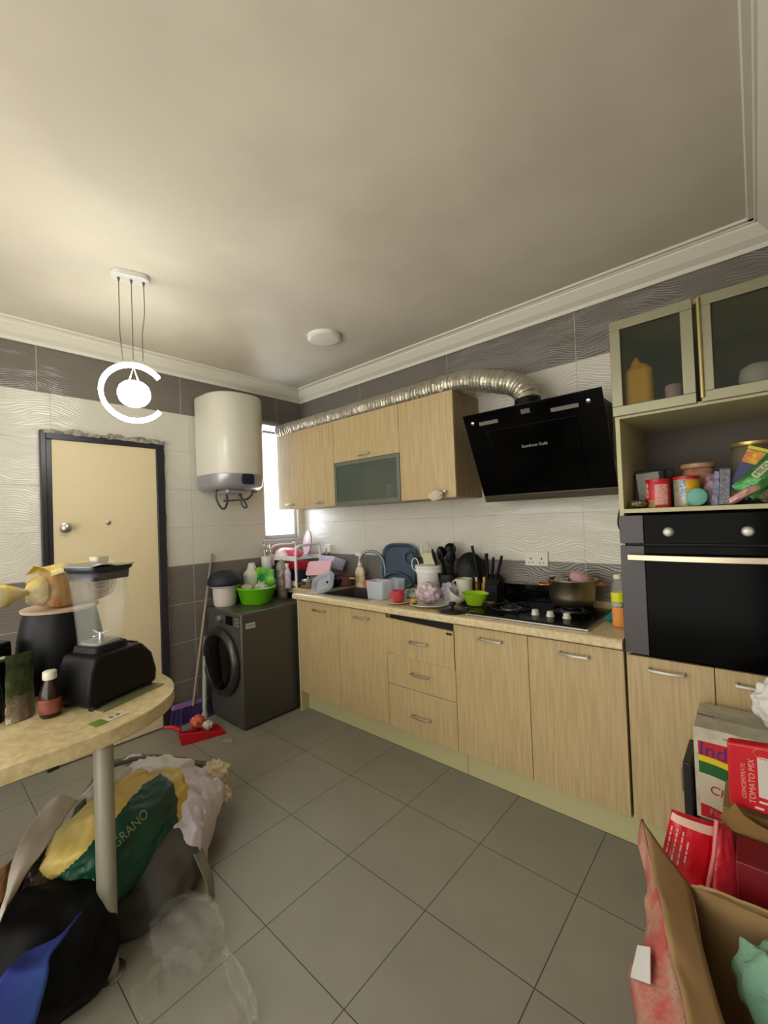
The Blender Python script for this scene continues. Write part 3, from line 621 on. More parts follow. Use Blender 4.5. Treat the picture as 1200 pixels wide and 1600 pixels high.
m_ = MB(); m_.lathe([(.038, 0), (.042, .01), (.042, .13), (.03, .16), (.018, .175)], (.335, -.47, .94), 22, sx=1.1, sy=.7); fin('body', m_, mat('lavender_label', (176, 150, 176), .35, col2=(206, 190, 200), scale=24), lv, smooth=True)
m_ = MB(); m_.lathe([(.017, 0), (.018, .035), (0, .036)], (.335, -.47, 1.115), 16); fin('cap', m_, white_pl, lv, smooth=True)
solo('bottle', 'clear brown-capped bottle lying against the rack leg above the green basin', 'bottle', MB().lathe([(.032, 0), (.034, .01), (.034, .12), (.02, .16), (.014, .19), (0, .19)], (.21, -.455, .94), 20), mat('dusty_plum_plastic', (130, 106, 106), .3), smooth=True)
def box_thing(name, label, cat, x0, x1, y0, y1, z0, z1, m, rot=0, bev=.004):
    c = ((x0+x1)/2, (y0+y1)/2, z0); mb = MB(); mb.box(x0-c[0], x1-c[0], y0-c[1], y1-c[1], 0, z1-z0)
    o = fin(name, mb, m, bev=bev); o.location = c; o.rotation_euler = (0, 0, rot); return tag(o, label, cat)
box_thing('food_box', 'dark blue food container on the lower rack tier, holding the red one', 'container', .22, .385, -.37, -.25, .98, 1.085, mat('navy_plastic', (36, 48, 74), .4))
box_thing('food_box', 'crimson food container stacked on the dark blue one in the rack', 'container', .20, .375, -.38, -.26, 1.087, 1.16, mat('crimson_plastic', (196, 30, 56), .4))
m_ = MB(); m_.rrect(0, 0, .26, .13, .02, 0, .014); m_.bm.transform(Matrix.Translation((.56, -.295, 1.10)) @ Matrix.Rotation(.15, 4, 'Z') @ Matrix.Rotation(1.1, 4, 'X') @ Matrix.Rotation(.06, 4, 'Z')); solo('chopping_board', 'pale pink chopping board leaning beside the dish rack', 'chopping board', m_, mat('pale_pink_plastic', (226, 178, 186), .4), bev=.002)
m_ = MB(); m_.rrect(0, 0, .22, .14, .02, 0, .10, top=1.1); m_.bm.transform(Matrix.Translation((.52, -.14, 1.08)) @ Matrix.Rotation(-.12, 4, 'Z') @ Matrix.Rotation(-.35, 4, 'X')); solo('tub', 'pale lavender plastic tub behind the pink chopping board', 'tub', m_, mat('lavender_plastic', (204, 206, 236), .35), smooth=False, bev=.003)
pn_ = thing('pan', 'black frying pan under the pink chopping board', 'pan', (.60, -.25, .94))
m_ = MB(); m_.lathe([(.10, 0), (.115, .004), (.145, .05), (.148, .052), (.14, .05), (.108, .008), (0, .006)], (.60, -.25, .945), 40); fin('bowl', m_, black_pl, pn_, smooth=True)
m_ = MB(); m_.tube(spline([(.70, -.34, .99), (.76, -.39, 1.01), (.83, -.44, 1.02)], 5), .011, 8); fin('handle', m_, black_pl, pn_, smooth=True)
solo('baking_tray', 'black dented baking tray lying on the frying pan', 'tray', MB().box(.50, .74, -.22, -.06, 1.0, 1.012), black_mt, bev=.003)
pb = thing('saucepan', 'brown-red enamel saucepan behind the glass dish', 'saucepan', (.72, -.12, .94))
m_ = MB(); m_.lathe([(.07, 0), (.078, .01), (.08, .085), (.076, .085), (.072, .012), (0, .01)], (.71, -.125, .942), 32); fin('body', m_, mat('brown_enamel', (110, 70, 66), .35), pb, smooth=True)
m_ = MB(); m_.tube([(.78, -.15, 1.01), (.87, -.18, 1.02)], .009, 8); fin('handle', m_, mat('beige_handle', (190, 172, 140), .5), pb, smooth=True)
ps = thing('saucepan', 'small steel saucepan on the worktop corner in front of the rack', 'saucepan', (.46, -.36, .94))
m_ = MB(); m_.lathe([(.055, 0), (.064, .008), (.066, .05), (.072, .054), (.064, .05), (.06, .01), (0, .008)], (.475, -.35, .942), 30); fin('body', m_, chrome, ps, smooth=True)
m_ = MB(); m_.lathe([(.069, .0), (.062, .012), (.03, .022), (.012, .024), (.012, .036), (0, .038)], (.475, -.35, .997), 30); fin('lid', m_, steel, ps, smooth=True)
solo('pot_lid', 'black pot lid on the worktop corner above the washing machine', 'lid', MB().lathe([(.09, 0), (.092, .006), (.06, .018), (.016, .022), (.014, .035), (0, .036)], (.20, -.36, 1.0), 34), black_pl, smooth=True)
gd_ = MB(); gd_.rrect(0, 0, .20, .15, .03, 0, .05, top=1.08); gd_.bm.faces.ensure_lookup_table()
f_ = max(gd_.bm.faces, key=lambda f: f.calc_center_median().z); bmesh.ops.delete(gd_.bm, geom=[f_], context='FACES_ONLY')
gd_.bm.transform(Matrix.Translation((.80, -.44, 1.0)) @ Matrix.Rotation(.15, 4, 'Z') @ Matrix.Rotation(-.45, 4, 'Y') @ Matrix.Rotation(.95, 4, 'X'))
solo('baking_dish', 'clear rectangular dish leaning at the left edge of the sink', 'dish', gd_, cloudy, thick=.004)

# ------------------------------------------------------------------ sink and tap
sk = thing('sink', 'stainless steel sink set into the worktop', 'sink', (1.09, -.34, .80))
m_ = MB()
rim = .022
m_.box(HX0-rim, HX1+rim, HY0-rim, HY0+.004, CT1, CT1+.004); m_.box(HX0-rim, HX1+rim, HY1-.004, HY1+rim, CT1, CT1+.004); m_.box(HX0-rim, HX0+.004, HY0+.004, HY1-.004, CT1, CT1+.004); m_.box(HX1-.004, HX1+rim, HY0+.004, HY1-.004, CT1, CT1+.004)
fin('rim', m_, steel, sk)
m_ = MB(); m_.box(HX0+.002, HX0+.006, HY0+.002, HY1-.002, .78, CT1); m_.box(HX1-.006, HX1-.002, HY0+.002, HY1-.002, .78, CT1); m_.box(HX0+.006, HX1-.006, HY0+.002, HY0+.006, .78, CT1); m_.box(HX0+.006, HX1-.006, HY1-.006, HY1-.002, .78, CT1); m_.box(HX0+.006, HX1-.006, HY0+.006, HY1-.006, .78, .784)
fin('bowl', m_, mat('dull_steel', (120, 116, 108), .4, .85), sk)
tp = thing('tap', 'grey-blue arched swan-neck kitchen tap behind the sink', 'tap', (1.13, -.085, .94))
tapm = mat('grey_blue_tap', (132, 148, 150), .35, .4)
m_ = MB(); m_.cyl((1.13, -.085, .94), (1.13, -.085, .985), .022, .016, 18); m_.tube(spline([(1.13, -.085, .98), (1.13, -.085, 1.12), (1.11, -.10, 1.20), (1.05, -.13, 1.245), (.98, -.17, 1.235), (.945, -.19, 1.17)], 7), .0115, 12); fin('spout', m_, tapm, tp, smooth=True)
m_ = MB(); m_.tube([(1.13, -.085, .975), (1.17, -.10, 1.0)], .007, 8); fin('lever', m_, tapm, tp, smooth=True)
so = thing('soap_bottle', 'clear pump bottle with amber soap behind the sink', 'bottle', (.86, -.10, .94))
amb = mat('amber_soap', (190, 160, 96), .25, col2=(226, 220, 200), scale=16)
m_ = MB(); m_.lathe([(.045, 0), (.05, .01), (.05, .12), (.035, .16), (.016, .175)], (.86, -.10, .94), 24, sy=.65); fin('body', m_, amb, so, smooth=True)
m_ = MB(); m_.cyl((.86, -.10, 1.115), (.86, -.10, 1.20), .009, n=10); m_.cyl((.86, -.10, 1.115), (.86, -.10, 1.14), .018, n=14); m_.box(.82, .875, -.11, -.09, 1.20, 1.225); fin('pump', m_, white_pl, so, bev=.003)
box_thing('sponge', 'red and orange sponge packet behind the sink beside the tap', 'sponge', .93, 1.03, -.13, -.06, .94, 1.0, mat('red_orange_pack', (204, 62, 48), .5, col2=(230, 150, 60), scale=9))
# blue tray
ty_ = thing('tray', 'large slate-blue rounded plastic tray leaning against the tiles', 'tray', (1.31, -.08, .94))
m_ = MB(); slate = mat('slate_blue_plastic', (62, 76, 96), .4, var=.04)
def traypt(a, k, d):
    c, s_ = math.cos(a), math.sin(a); w = .18*abs(c)**.55*(1 if c > 0 else -1); h = (.18 if s_ > 0 else .165)*abs(s_)**.6*(1 if s_ > 0 else -1)
    return Vector((w*k, h*k, d))
rr = [[traypt(2*PI*i/56, k, d) for i in range(56)] for k, d in ((1.0, .0), (1.02, .018), (.98, .026), (.90, .022), (.86, .006), (.4, .006), (.02, .006))]
m_.rings([rr[0][:]] + rr[1:], cap=True)
TM = Matrix.Translation((1.275, -.075, 1.125)) @ Matrix.Rotation(PI/2-.14, 4, 'X')
m_.bm.transform(TM); fin('tray_body', m_, slate, ty_, smooth=True)
m_ = MB(); m_.tube([Vector((.105+.042*math.cos(a), .075+.042*math.sin(a), .022)) for a in [2*PI*i/30 for i in range(31)]], .008, 8); m_.bm.transform(TM); fin('cup_ring', m_, slate, ty_, smooth=True)
m_ = MB(); m_.tube(spline([(-.15, -.12, .02), (-.10, -.075, .03), (0, -.05, .034), (.10, -.075, .03), (.15, -.12, .02)], 8), .009, 8); m_.bm.transform(TM); fin('raised_ridge', m_, slate, ty_, smooth=True)
# clear boxes, mug
def tub(name, label, x, y, w, d, h, m, lid=None):
    t = thing(name, label, 'container', (x, y, .94)); mb = MB()
    def ring(k, z, n=6, r=.02):
        o = []
        for qx, qy, a0 in ((1, 1, 0), (-1, 1, PI/2), (-1, -1, PI), (1, -1, 3*PI/2)):
            for i in range(n+1):
                a = a0+PI/2*i/n; o.append((x+((w/2-r)*qx+r*math.cos(a))*k, y+((d/2-r)*qy+r*math.sin(a))*k, .94+z))
        return o
    mb.rings([ring(.88, 0), ring(.9, .004), ring(1, h), ring(1.06, h), ring(1.06, h+.004), ring(.985, h+.003), ring(.87, .006)]); fin('box', mb, m, t, smooth=True); return t
tub('plastic_container', 'cloudy clear plastic container on the worktop before the tap', 1.375, -.43, .165, .12, .125, cloudy)
tub('plastic_container', 'second clear plastic container, behind the first and half hidden by it', 1.40, -.285, .13, .10, .12, cloudy)
mg = thing('mug', 'coral red mug standing on a saucer', 'mug', (1.60, -.49, .955)); coral = mat('coral_red_glaze', (196, 66, 70), .3)
m_ = MB(); m_.lathe([(.032, 0), (.038, .006), (.042, .072), (.038, .072), (.034, .008), (0, .006)], (1.60, -.49, .955), 26); fin('body', m_, coral, mg, smooth=True)
m_ = MB(); m_.tube(spline([(1.562, -.503, 1.012), (1.54, -.512, 1.008), (1.537, -.512, .985), (1.565, -.50, .972)], 6), .005, 8); fin('handle', m_, coral, mg, smooth=True)
solo('saucer', 'cream saucer with a pink rim under the coral mug', 'saucer', MB().lathe([(.04, 0), (.05, .003), (.085, .013), (.084, .016), (.05, .008), (0, .006)], (1.60, -.49, .94), 34), mat('cream_pink_glaze', (222, 190, 166), .35), smooth=True)
solo('cloth', 'crumpled dark green and white dishcloth between the container and the bucket', 'cloth', blob((1.60, -.30, .965), (.10, .07, .04), sub=5, amp=.3, freq=2.5, seed=11, crease=.5, floor=.941), mat('green_white_cloth', (70, 104, 96), .9, col2=(190, 196, 186), scale=14), smooth=True)
# plate with a knotted plastic bag
solo('plate', 'white plate holding a knotted plastic food bag', 'plate', MB().lathe([(.07, 0), (.08, .003), (.138, .02), (.137, .023), (.08, .008), (0, .007)], (1.83, -.445, .94), 40), mat('white_glaze', (214, 212, 204), .25), smooth=True)
m_ = blob((1.80, -.43, 1.02), (.085, .07, .068), sub=5, amp=.18, freq=3, seed=14, mode='film', crease=.25, cf=4, floor=.951); solo('food_bag', 'knotted clear plastic bag of purple and white food on the plate', 'bag', m_, mat('bagged_food', (204, 196, 198), .18, col2=(172, 138, 150), scale=22, bump=.6, bscale=35), smooth=True)
solo('snack', 'small yellow and brown wrapped snack at the plate edge', 'snack', blob((1.755, -.525, .975), (.028, .018, .022), sub=4, amp=.25, freq=3, mode='film', seed=16, crease=.4), mat('yellow_brown_wrap', (196, 150, 50), .35, col2=(90, 50, 30), scale=40), smooth=True)
m_ = blob((1.87, -.29, 1.005), (.06, .05, .065), sub=5, amp=.2, freq=3, seed=19, mode='film', crease=.25, floor=.941); solo('food_bag', 'lilac knotted plastic bag between the bucket and the white bowl', 'bag', m_, mat('lilac_bag', (168, 158, 172), .25, col2=(196, 190, 198), scale=25, bump=.6), smooth=True)
# white bucket
bk = thing('bucket', 'white lidded plastic bucket with a wire handle before the tiles', 'bucket', (1.62, -.16, .94))
m_ = MB(); m_.lathe([(.078, 0), (.084, .006), (.094, .17), (.10, .172), (.10, .20), (.095, .205)], (1.625, -.16, .94), 36); fin('body', m_, white_pl, bk, smooth=True)
m_ = MB(); m_.lathe([(.103, 0), (.104, .016), (.09, .02), (0, .02)], (1.625, -.16, 1.145), 36); fin('lid', m_, white_pl, bk, smooth=True)
m_ = MB(); m_.tube([Vector((1.525+.03*math.cos(a)-.005, -.19, 1.165+.045*math.sin(a))) for a in [2*PI*i/20 for i in range(17)]], .004, 6); fin('handle', m_, white_pl, bk, smooth=True)
box_thing('box', 'small cream box on the lid of the white bucket', 'box', 1.60, 1.70, -.20, -.11, 1.166, 1.255, mat('cream_box', (196, 192, 160), .5), bev=.008)
random.seed(5)
wsk = thing('whisk', 'pale wire whisk standing up behind the cream box', 'whisk', (1.57, -.13, 1.16))
m_ = MB()
for i in range(6):
    a = PI*i/6; m_.tube(spline([Vector((1.575, -.14, 1.17)), Vector((1.575+.035*math.cos(a), -.14+.03*math.sin(a), 1.26)), Vector((1.575+.025*math.cos(a), -.14+.02*math.sin(a), 1.315)), Vector((1.575, -.14, 1.33)), Vector((1.575-.025*math.cos(a), -.14-.02*math.sin(a), 1.315)), Vector((1.575-.035*math.cos(a), -.14-.03*math.sin(a), 1.26)), Vector((1.575, -.14, 1.17))], 4), .0022, 5)
fin('wires', m_, mat('pale_wire', (222, 226, 214), .3), wsk, smooth=True)
# utensil holder with black utensils
uh = MB(); uh.lathe([(.05, 0), (.055, .01), (.058, .16), (.054, .16), (.05, .012), (0, .01)], (1.77, -.14, .94), 28)
solo('utensil_holder', 'dark grey utensil holder crammed with black cooking tools', 'utensil holder', uh, mat('dark_grey_holder', (46, 44, 46), .45), smooth=True)
ut_m = black_pl
def utensil(kind, bx, by, tx, ty, zt, label, rz=0):
    t = thing(kind, label, 'utensil', (bx, by, .955), group='black utensils in the dark holder')
    B, T = Vector((bx, by, .955)), Vector((tx, ty, zt)); d = (T-B).normalized()
    mb = MB(); mb.tube([B, B.lerp(T, .78)], .008, 8); fin('stem', mb, ut_m, t, smooth=True)
    mb = MB(); bmesh.ops.create_icosphere(mb.bm, subdivisions=3, radius=1)
    dim = {'ladle': (.042, .024, .044), 'spatula': (.046, .005, .058), 'spoon': (.034, .011, .052), 'tongs': (.012, .012, .06)}[kind]
    mb.bm.transform(Matrix.Translation(B.lerp(T, .86)) @ d.to_track_quat('Z', 'Y').to_matrix().to_4x4() @ Matrix.Rotation(rz, 4, 'Z') @ Matrix.Diagonal((*dim, 1)))
    fin('head', mb, ut_m, t, smooth=True)
utensil('tongs', 1.745, -.16, 1.685, -.20, 1.27, 'black tongs leaning farthest left out of the dark utensil holder')
utensil('ladle', 1.76, -.13, 1.70, -.12, 1.30, 'black ladle at the left of the dark utensil holder')
utensil('spoon', 1.765, -.15, 1.725, -.17, 1.28, 'black serving spoon in the front of the dark utensil holder', .6)
utensil('ladle', 1.78, -.13, 1.77, -.10, 1.325, 'tallest black ladle standing up in the dark utensil holder', .3)
utensil('spatula', 1.79, -.14, 1.81, -.12, 1.31, 'wide black spatula in the dark utensil holder')
utensil('spoon', 1.785, -.15, 1.82, -.17, 1.27, 'black slotted spoon at the right front of the dark utensil holder', -.4)
m_ = MB(); m_.lathe([(.0, 0), (.055, .004), (.10, .02), (.105, .026), (.098, .024), (0, .008)], n=34); m_.bm.transform(Matrix.Translation((1.91, -.055, 1.145)) @ Matrix.Rotation(PI/2-.1, 4, 'X')); solo('upright_pan', 'black pan standing on edge against the tiles behind the cream jug', 'pan', m_, black_pl, smooth=True)
box_thing('box', 'black box under the upright pan, behind the cream jug', 'box', 1.83, 1.97, -.09, -.025, .94, 1.05, black_mt)
cj = thing('jug', 'cream plastic jug standing behind the lime green bowl', 'jug', (1.93, -.21, .94)); crm = mat('cream_plastic', (206, 204, 184), .4)
m_ = MB(); m_.lathe([(.045, 0), (.05, .008), (.056, .15), (.05, .15), (.046, .01), (0, .008)], (1.935, -.205, .94), 28); fin('body', m_, crm, cj, smooth=True)
m_ = MB(); m_.tube(spline([(1.885, -.225, 1.08), (1.862, -.23, 1.06), (1.87, -.225, 1.0)], 5), .006, 8); fin('handle', m_, crm, cj, smooth=True)
m_ = MB(); m_.lathe([(.03, 0), (.045, .006), (.07, .07), (.066, .07), (.04, .01), (0, .008)], n=30); m_.bm.transform(Matrix.Translation((1.93, -.315, .955)) @ Matrix.Rotation(.5, 4, 'Y')); solo('bowl', 'small white bowl tilted before the cream jug', 'bowl', m_, mat('white_glaze', (214, 212, 204), .25), smooth=True)
for i, (x, y, lb) in enumerate(((1.985, -.13, 'brown glass bottle beside the cream jug'), (2.03, -.105, 'amber bottle between the brown bottle and the knife block'))):
    t = thing('bottle', lb, 'bottle', (x, y, .94)); m_ = MB(); m_.lathe([(.02, 0), (.022, .006), (.022, .10), (.012, .125)], (x, y, .94), 18); fin('body', m_, mat('amber_glass' if i else 'brown_glass', (168, 118, 50) if i else (110, 70, 34), .2), t, smooth=True)
    m_ = MB(); m_.lathe([(.014, 0), (.014, .03), (0, .032)], (x, y, 1.063), 14); fin('cap', m_, mat('gold_cap', (190, 150, 60), .35, .6) if i else steel, t, smooth=True)
solo('knife_block', 'black knife block before the tiles, left of the hob', 'knife block', MB().prism([(-.14, .94), (-.03, .94), (-.03, 1.06), (-.07, 1.11), (-.14, 1.04)], 2.045, 2.135, 'x'), black_mt, bev=.004)
for i, (x, h, dx) in enumerate(((1.985, 1.30, -.04), (2.05, 1.25, 0), (2.08, 1.225, .02), (2.11, 1.235, .05))):
    t = thing('knife', ('steel-edged knife leaning farthest left behind the knife block', 'knife with the thickest black handle in the knife block', 'shorter black-handled knife in the middle of the knife block', 'black-handled knife farthest right in the knife block')[i], 'knife', (x, -.09, 1.06), group='black-handled knives')
    m_ = MB(); m_.tube([(x, -.095, 1.075), (x+dx, -.10, h)], [.009, .013 if i == 1 else .010], 8); fin('handle', m_, black_pl, t, smooth=True)
    m_ = MB(); m_.box(x-.01, x+.01, -.0965, -.0935, .98, 1.075); fin('blade', m_, steel, t)
# green bowl, black lid
lime = mat('lime_plastic', (160, 208, 32), .35)
m_ = MB()
def gb(k, z, wob): return [(2.10+(.072*k+wob*.006*math.cos(4*a))*math.cos(a)*1.1, -.36+(.072*k+wob*.006*math.cos(4*a))*math.sin(a), z) for a in [2*PI*i/48 for i in range(48)]]
m_.rings([gb(.62, .96, 0), gb(.66, .962, 0), gb(1.0, 1.03, 1), gb(1.06, 1.033, 1), gb(.98, 1.028, 1), gb(.62, .966, 0)]); solo('bowl', 'lime green wavy-edged plastic bowl left of the hob', 'bowl', m_, lime, smooth=True)
solo('plate', 'dark plate under the lime green bowl', 'plate', MB().lathe([(.06, 0), (.07, .003), (.10, .014), (.098, .018), (.065, .009), (0, .008)], (2.085, -.35, .94), 34), mat('dark_glaze', (40, 42, 34), .3), smooth=True)
bl = thing('pot_lid', 'black pot lid lying at the worktop edge left of the hob', 'lid', (2.08, -.53, .94))
m_ = MB(); m_.lathe([(.088, 0), (.094, .004), (.09, .012), (.05, .022), (0, .025)], (2.035, -.515, .94), 40); fin('disc', m_, mat('dark_lid', (44, 40, 32), .3, .3), bl, smooth=True)
m_ = MB(); m_.lathe([(.008, 0), (.008, .012), (.02, .018), (.018, .03), (0, .032)], (2.035, -.515, .965), 18); fin('knob', m_, black_pl, bl, smooth=True)

# ------------------------------------------------------------------ hob, pot, bottle, sponge
hbt = thing('gas_hob', 'black glass gas hob with a steel rim and three knobs', 'hob', (2.47, -.3, .94))
hx0, hx1, hy0, hy1 = 2.15, 2.80, -.555, -.07
fin('steel_rim', MB().box(hx0, hx1, hy0, hy1, .941, .950), steel, hbt, bev=.002)
fin('glass_top', MB().box(hx0+.008, hx1-.014, hy0+.012, hy1-.008, .950, .956), black_gl, hbt, bev=.002)
fin('rear_splash_plate', MB().box(2.15, 2.62, -.066, -.05, .951, 1.055), black_gl, hbt, bev=.002)
def burner(x, y, r, sup=True):
    mb = MB(); mb.lathe([(r, 0), (r, .006), (r*.7, .010), (r*.66, .018), (0, .019)], (x, y, .956), 30); b_ = fin('burner', mb, black_mt, hbt, smooth=True)
    mb = MB(); mb.lathe([(r*1.25, .0), (r*1.25, .003), (r*1.05, .004)], (x, y, .956), 36); fin('burner_ring', mb, steel, b_, smooth=True)
    mb = MB()
    for i in range(4):
        a = PI/4+PI/2*i; d = Vector((math.cos(a), math.sin(a), 0)); c = Vector((x, y, 0))
        mb.tube([c+d*.115+Vector((0, 0, .957)), c+d*.112+Vector((0, 0, .984)), c+d*.03+Vector((0, 0, .984))], .005, 6)
    mb.tube([Vector((x+.115*math.cos(a), y+.115*math.sin(a), .962)) for a in [2*PI*i/36 for i in range(37)]], .004, 6)
    fin('pan_support', mb, black_mt, b_, smooth=True)
burner(2.31, -.32, .05); burner(2.62, -.20, .055)
for x, y in ((2.49, -.405), (2.57, -.405), (2.655, -.405)):
    mb = MB(); mb.lathe([(.022, 0), (.022, .005), (.018, .008), (.017, .024), (.013, .028), (0, .028)], (x, y, .956), 22); fin('knob', mb, _mats['silver_knob'], hbt, smooth=True)
pt = thing('cooking_pot', 'large stainless steel pot on the rear right burner', 'pot', (2.62, -.20, .99))
PX, PY, PZ = 2.62, -.20, .9895
pst = mat('pot_steel', (196, 184, 160), .34, 1, var=.1, scale=6)
m_ = MB(); m_.lathe([(.098, 0), (.104, .004), (.118, .05), (.122, .13), (.134, .138), (.134, .143), (.119, .141), (.116, .05), (.098, .008), (0, .006)], (PX, PY, PZ), 48); fin('body', m_, pst, pt, smooth=True)
for s_ in (-1, 1):
    m_ = MB(); d = Vector((-.92*s_, -.38*s_, 0)) if s_ == 1 else Vector((.9, .42, 0)); q = Vector((-d.y, d.x, 0)); c = Vector((PX, PY, PZ+.112))
    m_.tube(spline([c+d*.118+q*.035, c+d*.165+q*.032, c+d*.178, c+d*.165-q*.032, c+d*.118-q*.035], 6), .0065, 8); fin('handle', m_, mat('copper_handle', (196, 138, 66), .25, .8), pt, smooth=True)
solo('bowl', 'pale pink bowl lying in the steel pot', 'bowl', blob((PX+.04, PY+.035, 1.125), (.062, .05, .042), sub=4, amp=.06, mode='film', seed=2, tilt=(.2, .5)), mat('dusty_pink', (200, 152, 160), .45), smooth=True)
solo('dish_cloth', 'grey crumpled cloth in the steel pot beside the pink bowl', 'cloth', blob((PX-.055, PY+.01, 1.105), (.05, .05, .035), sub=4, amp=.3, freq=2.5, seed=7, crease=.4), mat('grey_beige_cloth', (150, 146, 130), .9), smooth=True)
ob = thing('juice_bottle', 'clear bottle half full of orange drink beside the oven tower', 'bottle', (2.895, -.40, .94)); OX, OY = 2.893, -.385
m_ = MB(); m_.lathe([(.026, 0), (.03, .006), (.03, .165), (.027, .19), (.014, .222), (.013, .235)], (OX, OY, .94), 28); fin('glass_body', m_, mat('bottle_clear', (200, 204, 190), .08, alpha=.16, var=0), ob, smooth=True)
m_ = MB(); m_.lathe([(.025, 0), (.0285, .006), (.0285, .095), (0, .095)], (OX, OY, .942), 28); fin('drink', m_, mat('orange_drink', (236, 142, 8), .3, var=.02), ob, smooth=True)
m_ = MB(); m_.lathe([(.0306, 0), (.0306, .022)], (OX, OY, 1.04), 28, cap=False); fin('green_band', m_, mat('green_white_label', (52, 96, 70), .5, col2=(205, 210, 196), scale=70), ob, smooth=True)
m_ = MB(); m_.lathe([(.0306, 0), (.0306, .045)], (OX, OY, 1.063), 28, cap=False); fin('label', m_, mat('lime_label', (190, 206, 22), .5, col2=(220, 214, 40), scale=30), ob, smooth=True)
m_ = MB(); m_.lathe([(.0155, 0), (.0165, .003), (.0165, .02), (0, .021)], (OX, OY, 1.172), 18); fin('cap', m_, mat('cream_cap', (226, 224, 206), .4), ob, smooth=True)
solo('scouring_pad', 'turquoise scouring pad between the hob and the juice bottle', 'scouring pad', blob((2.84, -.30, .958), (.028, .03, .02), sub=4, amp=.3, freq=4, seed=1, floor=.941), mat('turquoise_mesh', (34, 138, 140), .8, bump=.8, bscale=200), smooth=True)

# ------------------------------------------------------------------ things in the open niche of the oven tower (shelf top z = 1.506)
SZ = 1.507
def can(label, x, y, r, h, body, lid, lettering=None):
    t = thing('food_tin', label, 'tin', (x, y, SZ)); m_ = MB(); m_.lathe([(r*.97, 0), (r, .003), (r, h-.006), (r*.98, h-.004)], (x, y, SZ), 36); fin('label_wrap', m_, body, t, smooth=True)
    m_ = MB(); m_.lathe([(r*1.03, 0), (r*1.03, .012), (r*.95, .014), (0, .013)], (x, y, SZ+h-.007), 36); fin('lid', m_, lid, t, smooth=True); return t
red_l = mat('red_lid', (190, 24, 30), .35)
t1 = can('red round tin with a white oval label, first on the oven tower shelf', 3.09, -.46, .046, .118, mat('red_label', (204, 52, 56), .4, col2=(186, 36, 44), scale=20), red_l)
def wrap(t, x, y, r, a0, a1, z0, z1, m, name='label_panel', oval=False):
    mb = MB(); n = 12
    if oval:
        c = MB(); ac, zc = (a0+a1)/2, (z0+z1)/2; ring = [(x+r*math.cos(ac+(a1-a0)/2*math.cos(b)), y+r*math.sin(ac+(a1-a0)/2*math.cos(b)), SZ+zc+(z1-z0)/2*math.sin(b)) for b in [2*PI*i/24 for i in range(24)]]
        mb._f(mb._v(ring))
    else: mb.grid(lambda u, v: (x+r*math.cos(a0+(a1-a0)*u), y+r*math.sin(a0+(a1-a0)*u), SZ+z0+(z1-z0)*v), n, 1)
    return fin(name, mb, m, t)
wrap(t1, 3.09, -.46, .0466, math.radians(185), math.radians(228), .045, .108, mat('white_oval', (228, 216, 200), .5, col2=(190, 60, 60), scale=90))
wrap(t1, 3.09, -.46, .0466, math.radians(225), math.radians(262), .002, .034, mat('food_picture', (196, 130, 90), .5, col2=(90, 120, 40), scale=60), 'food_picture')
wrap(t1, 3.09, -.46, .0466, math.radians(262), math.radians(325), .012, .10, mat('small_print_red', (206, 110, 108), .5, col2=(226, 186, 180), scale=220), 'small_print')
t2 = can('silver and yellow tin with a red lid on the oven tower shelf', 3.192, -.455, .046, .122, mat('silver_label', (176, 172, 156), .35, .3, col2=(150, 146, 120), scale=26), red_l)
wrap(t2, 3.192, -.455, .0466, math.radians(242), math.radians(275), .04, .11, mat('white_table', (200, 206, 214), .5, col2=(90, 110, 150), scale=160), 'nutrition_table')
wrap(t2, 3.192, -.455, .0466, math.radians(275), math.radians(345), .04, .11, mat('yellow_picture', (222, 176, 20), .5, col2=(206, 150, 20), scale=30), 'yellow_panel')
tc = thing('jar', 'small jar lying on its side with its teal round lid facing out', 'jar', (3.235, -.52, SZ)); m_ = MB(); m_.lathe([(.034, 0), (.036, .004), (.036, .022), (.032, .026)], n=32); facey(m_, 3.232, -.508, SZ+.037); fin('lid', m_, mat('teal_lid', (112, 176, 160), .45), tc, smooth=True)
m_ = MB(); m_.lathe([(.031, 0), (.033, -.004), (.033, -.085), (.028, -.09)], n=28); facey(m_, 3.232, -.508, SZ+.037); fin('jar_body', m_, mat('blue_grey_jar', (110, 120, 130), .3), tc, smooth=True)
t = thing('jar', 'clear jar with a pinkish lid standing behind the silver tin', 'jar', (3.225, -.36, SZ)); m_ = MB(); m_.lathe([(.05, 0), (.055, .01), (.055, .155), (.05, .165)], (3.225, -.345, SZ), 30); fin('jar_body', m_, mat('spice_jar', (150, 96, 66), .2, col2=(190, 150, 120), scale=16), t, smooth=True)
m_ = MB(); m_.lathe([(.061, 0), (.063, .004), (.063, .018), (.055, .022), (0, .022)], (3.225, -.345, SZ+.166), 30); fin('lid', m_, mat('pinkish_lid', (178, 140, 112), .35), t, smooth=True)
solo('packet', 'lilac printed packet leaning behind the teal lid', 'packet', blob((3.282, -.43, SZ+.065), (.034, .02, .068), sub=4, amp=.1, seed=4, e=4, tilt=(-.15, .1)), mat('lilac_packet', (182, 162, 178), .35, col2=(130, 80, 80), scale=30), smooth=True)
solo('box', 'dark red box standing at the back of the oven tower shelf', 'box', MB().box(3.255, 3.335, -.28, -.20, SZ, SZ+.155), mat('dark_red_box', (120, 22, 26), .5), bev=.002)
fr_ = thing('card_holder', 'black holder with a pale card inside, back left of the shelf', 'card holder', (3.04, -.33, SZ))
m_ = MB(); m_.box(-.06, .06, -.012, .012, 0, .175); m_.bm.transform(Matrix.Translation((3.04, -.34, SZ)) @ Matrix.Rotation(.1, 4, 'Z')); fin('holder', m_, black_pl, fr_, bev=.003)
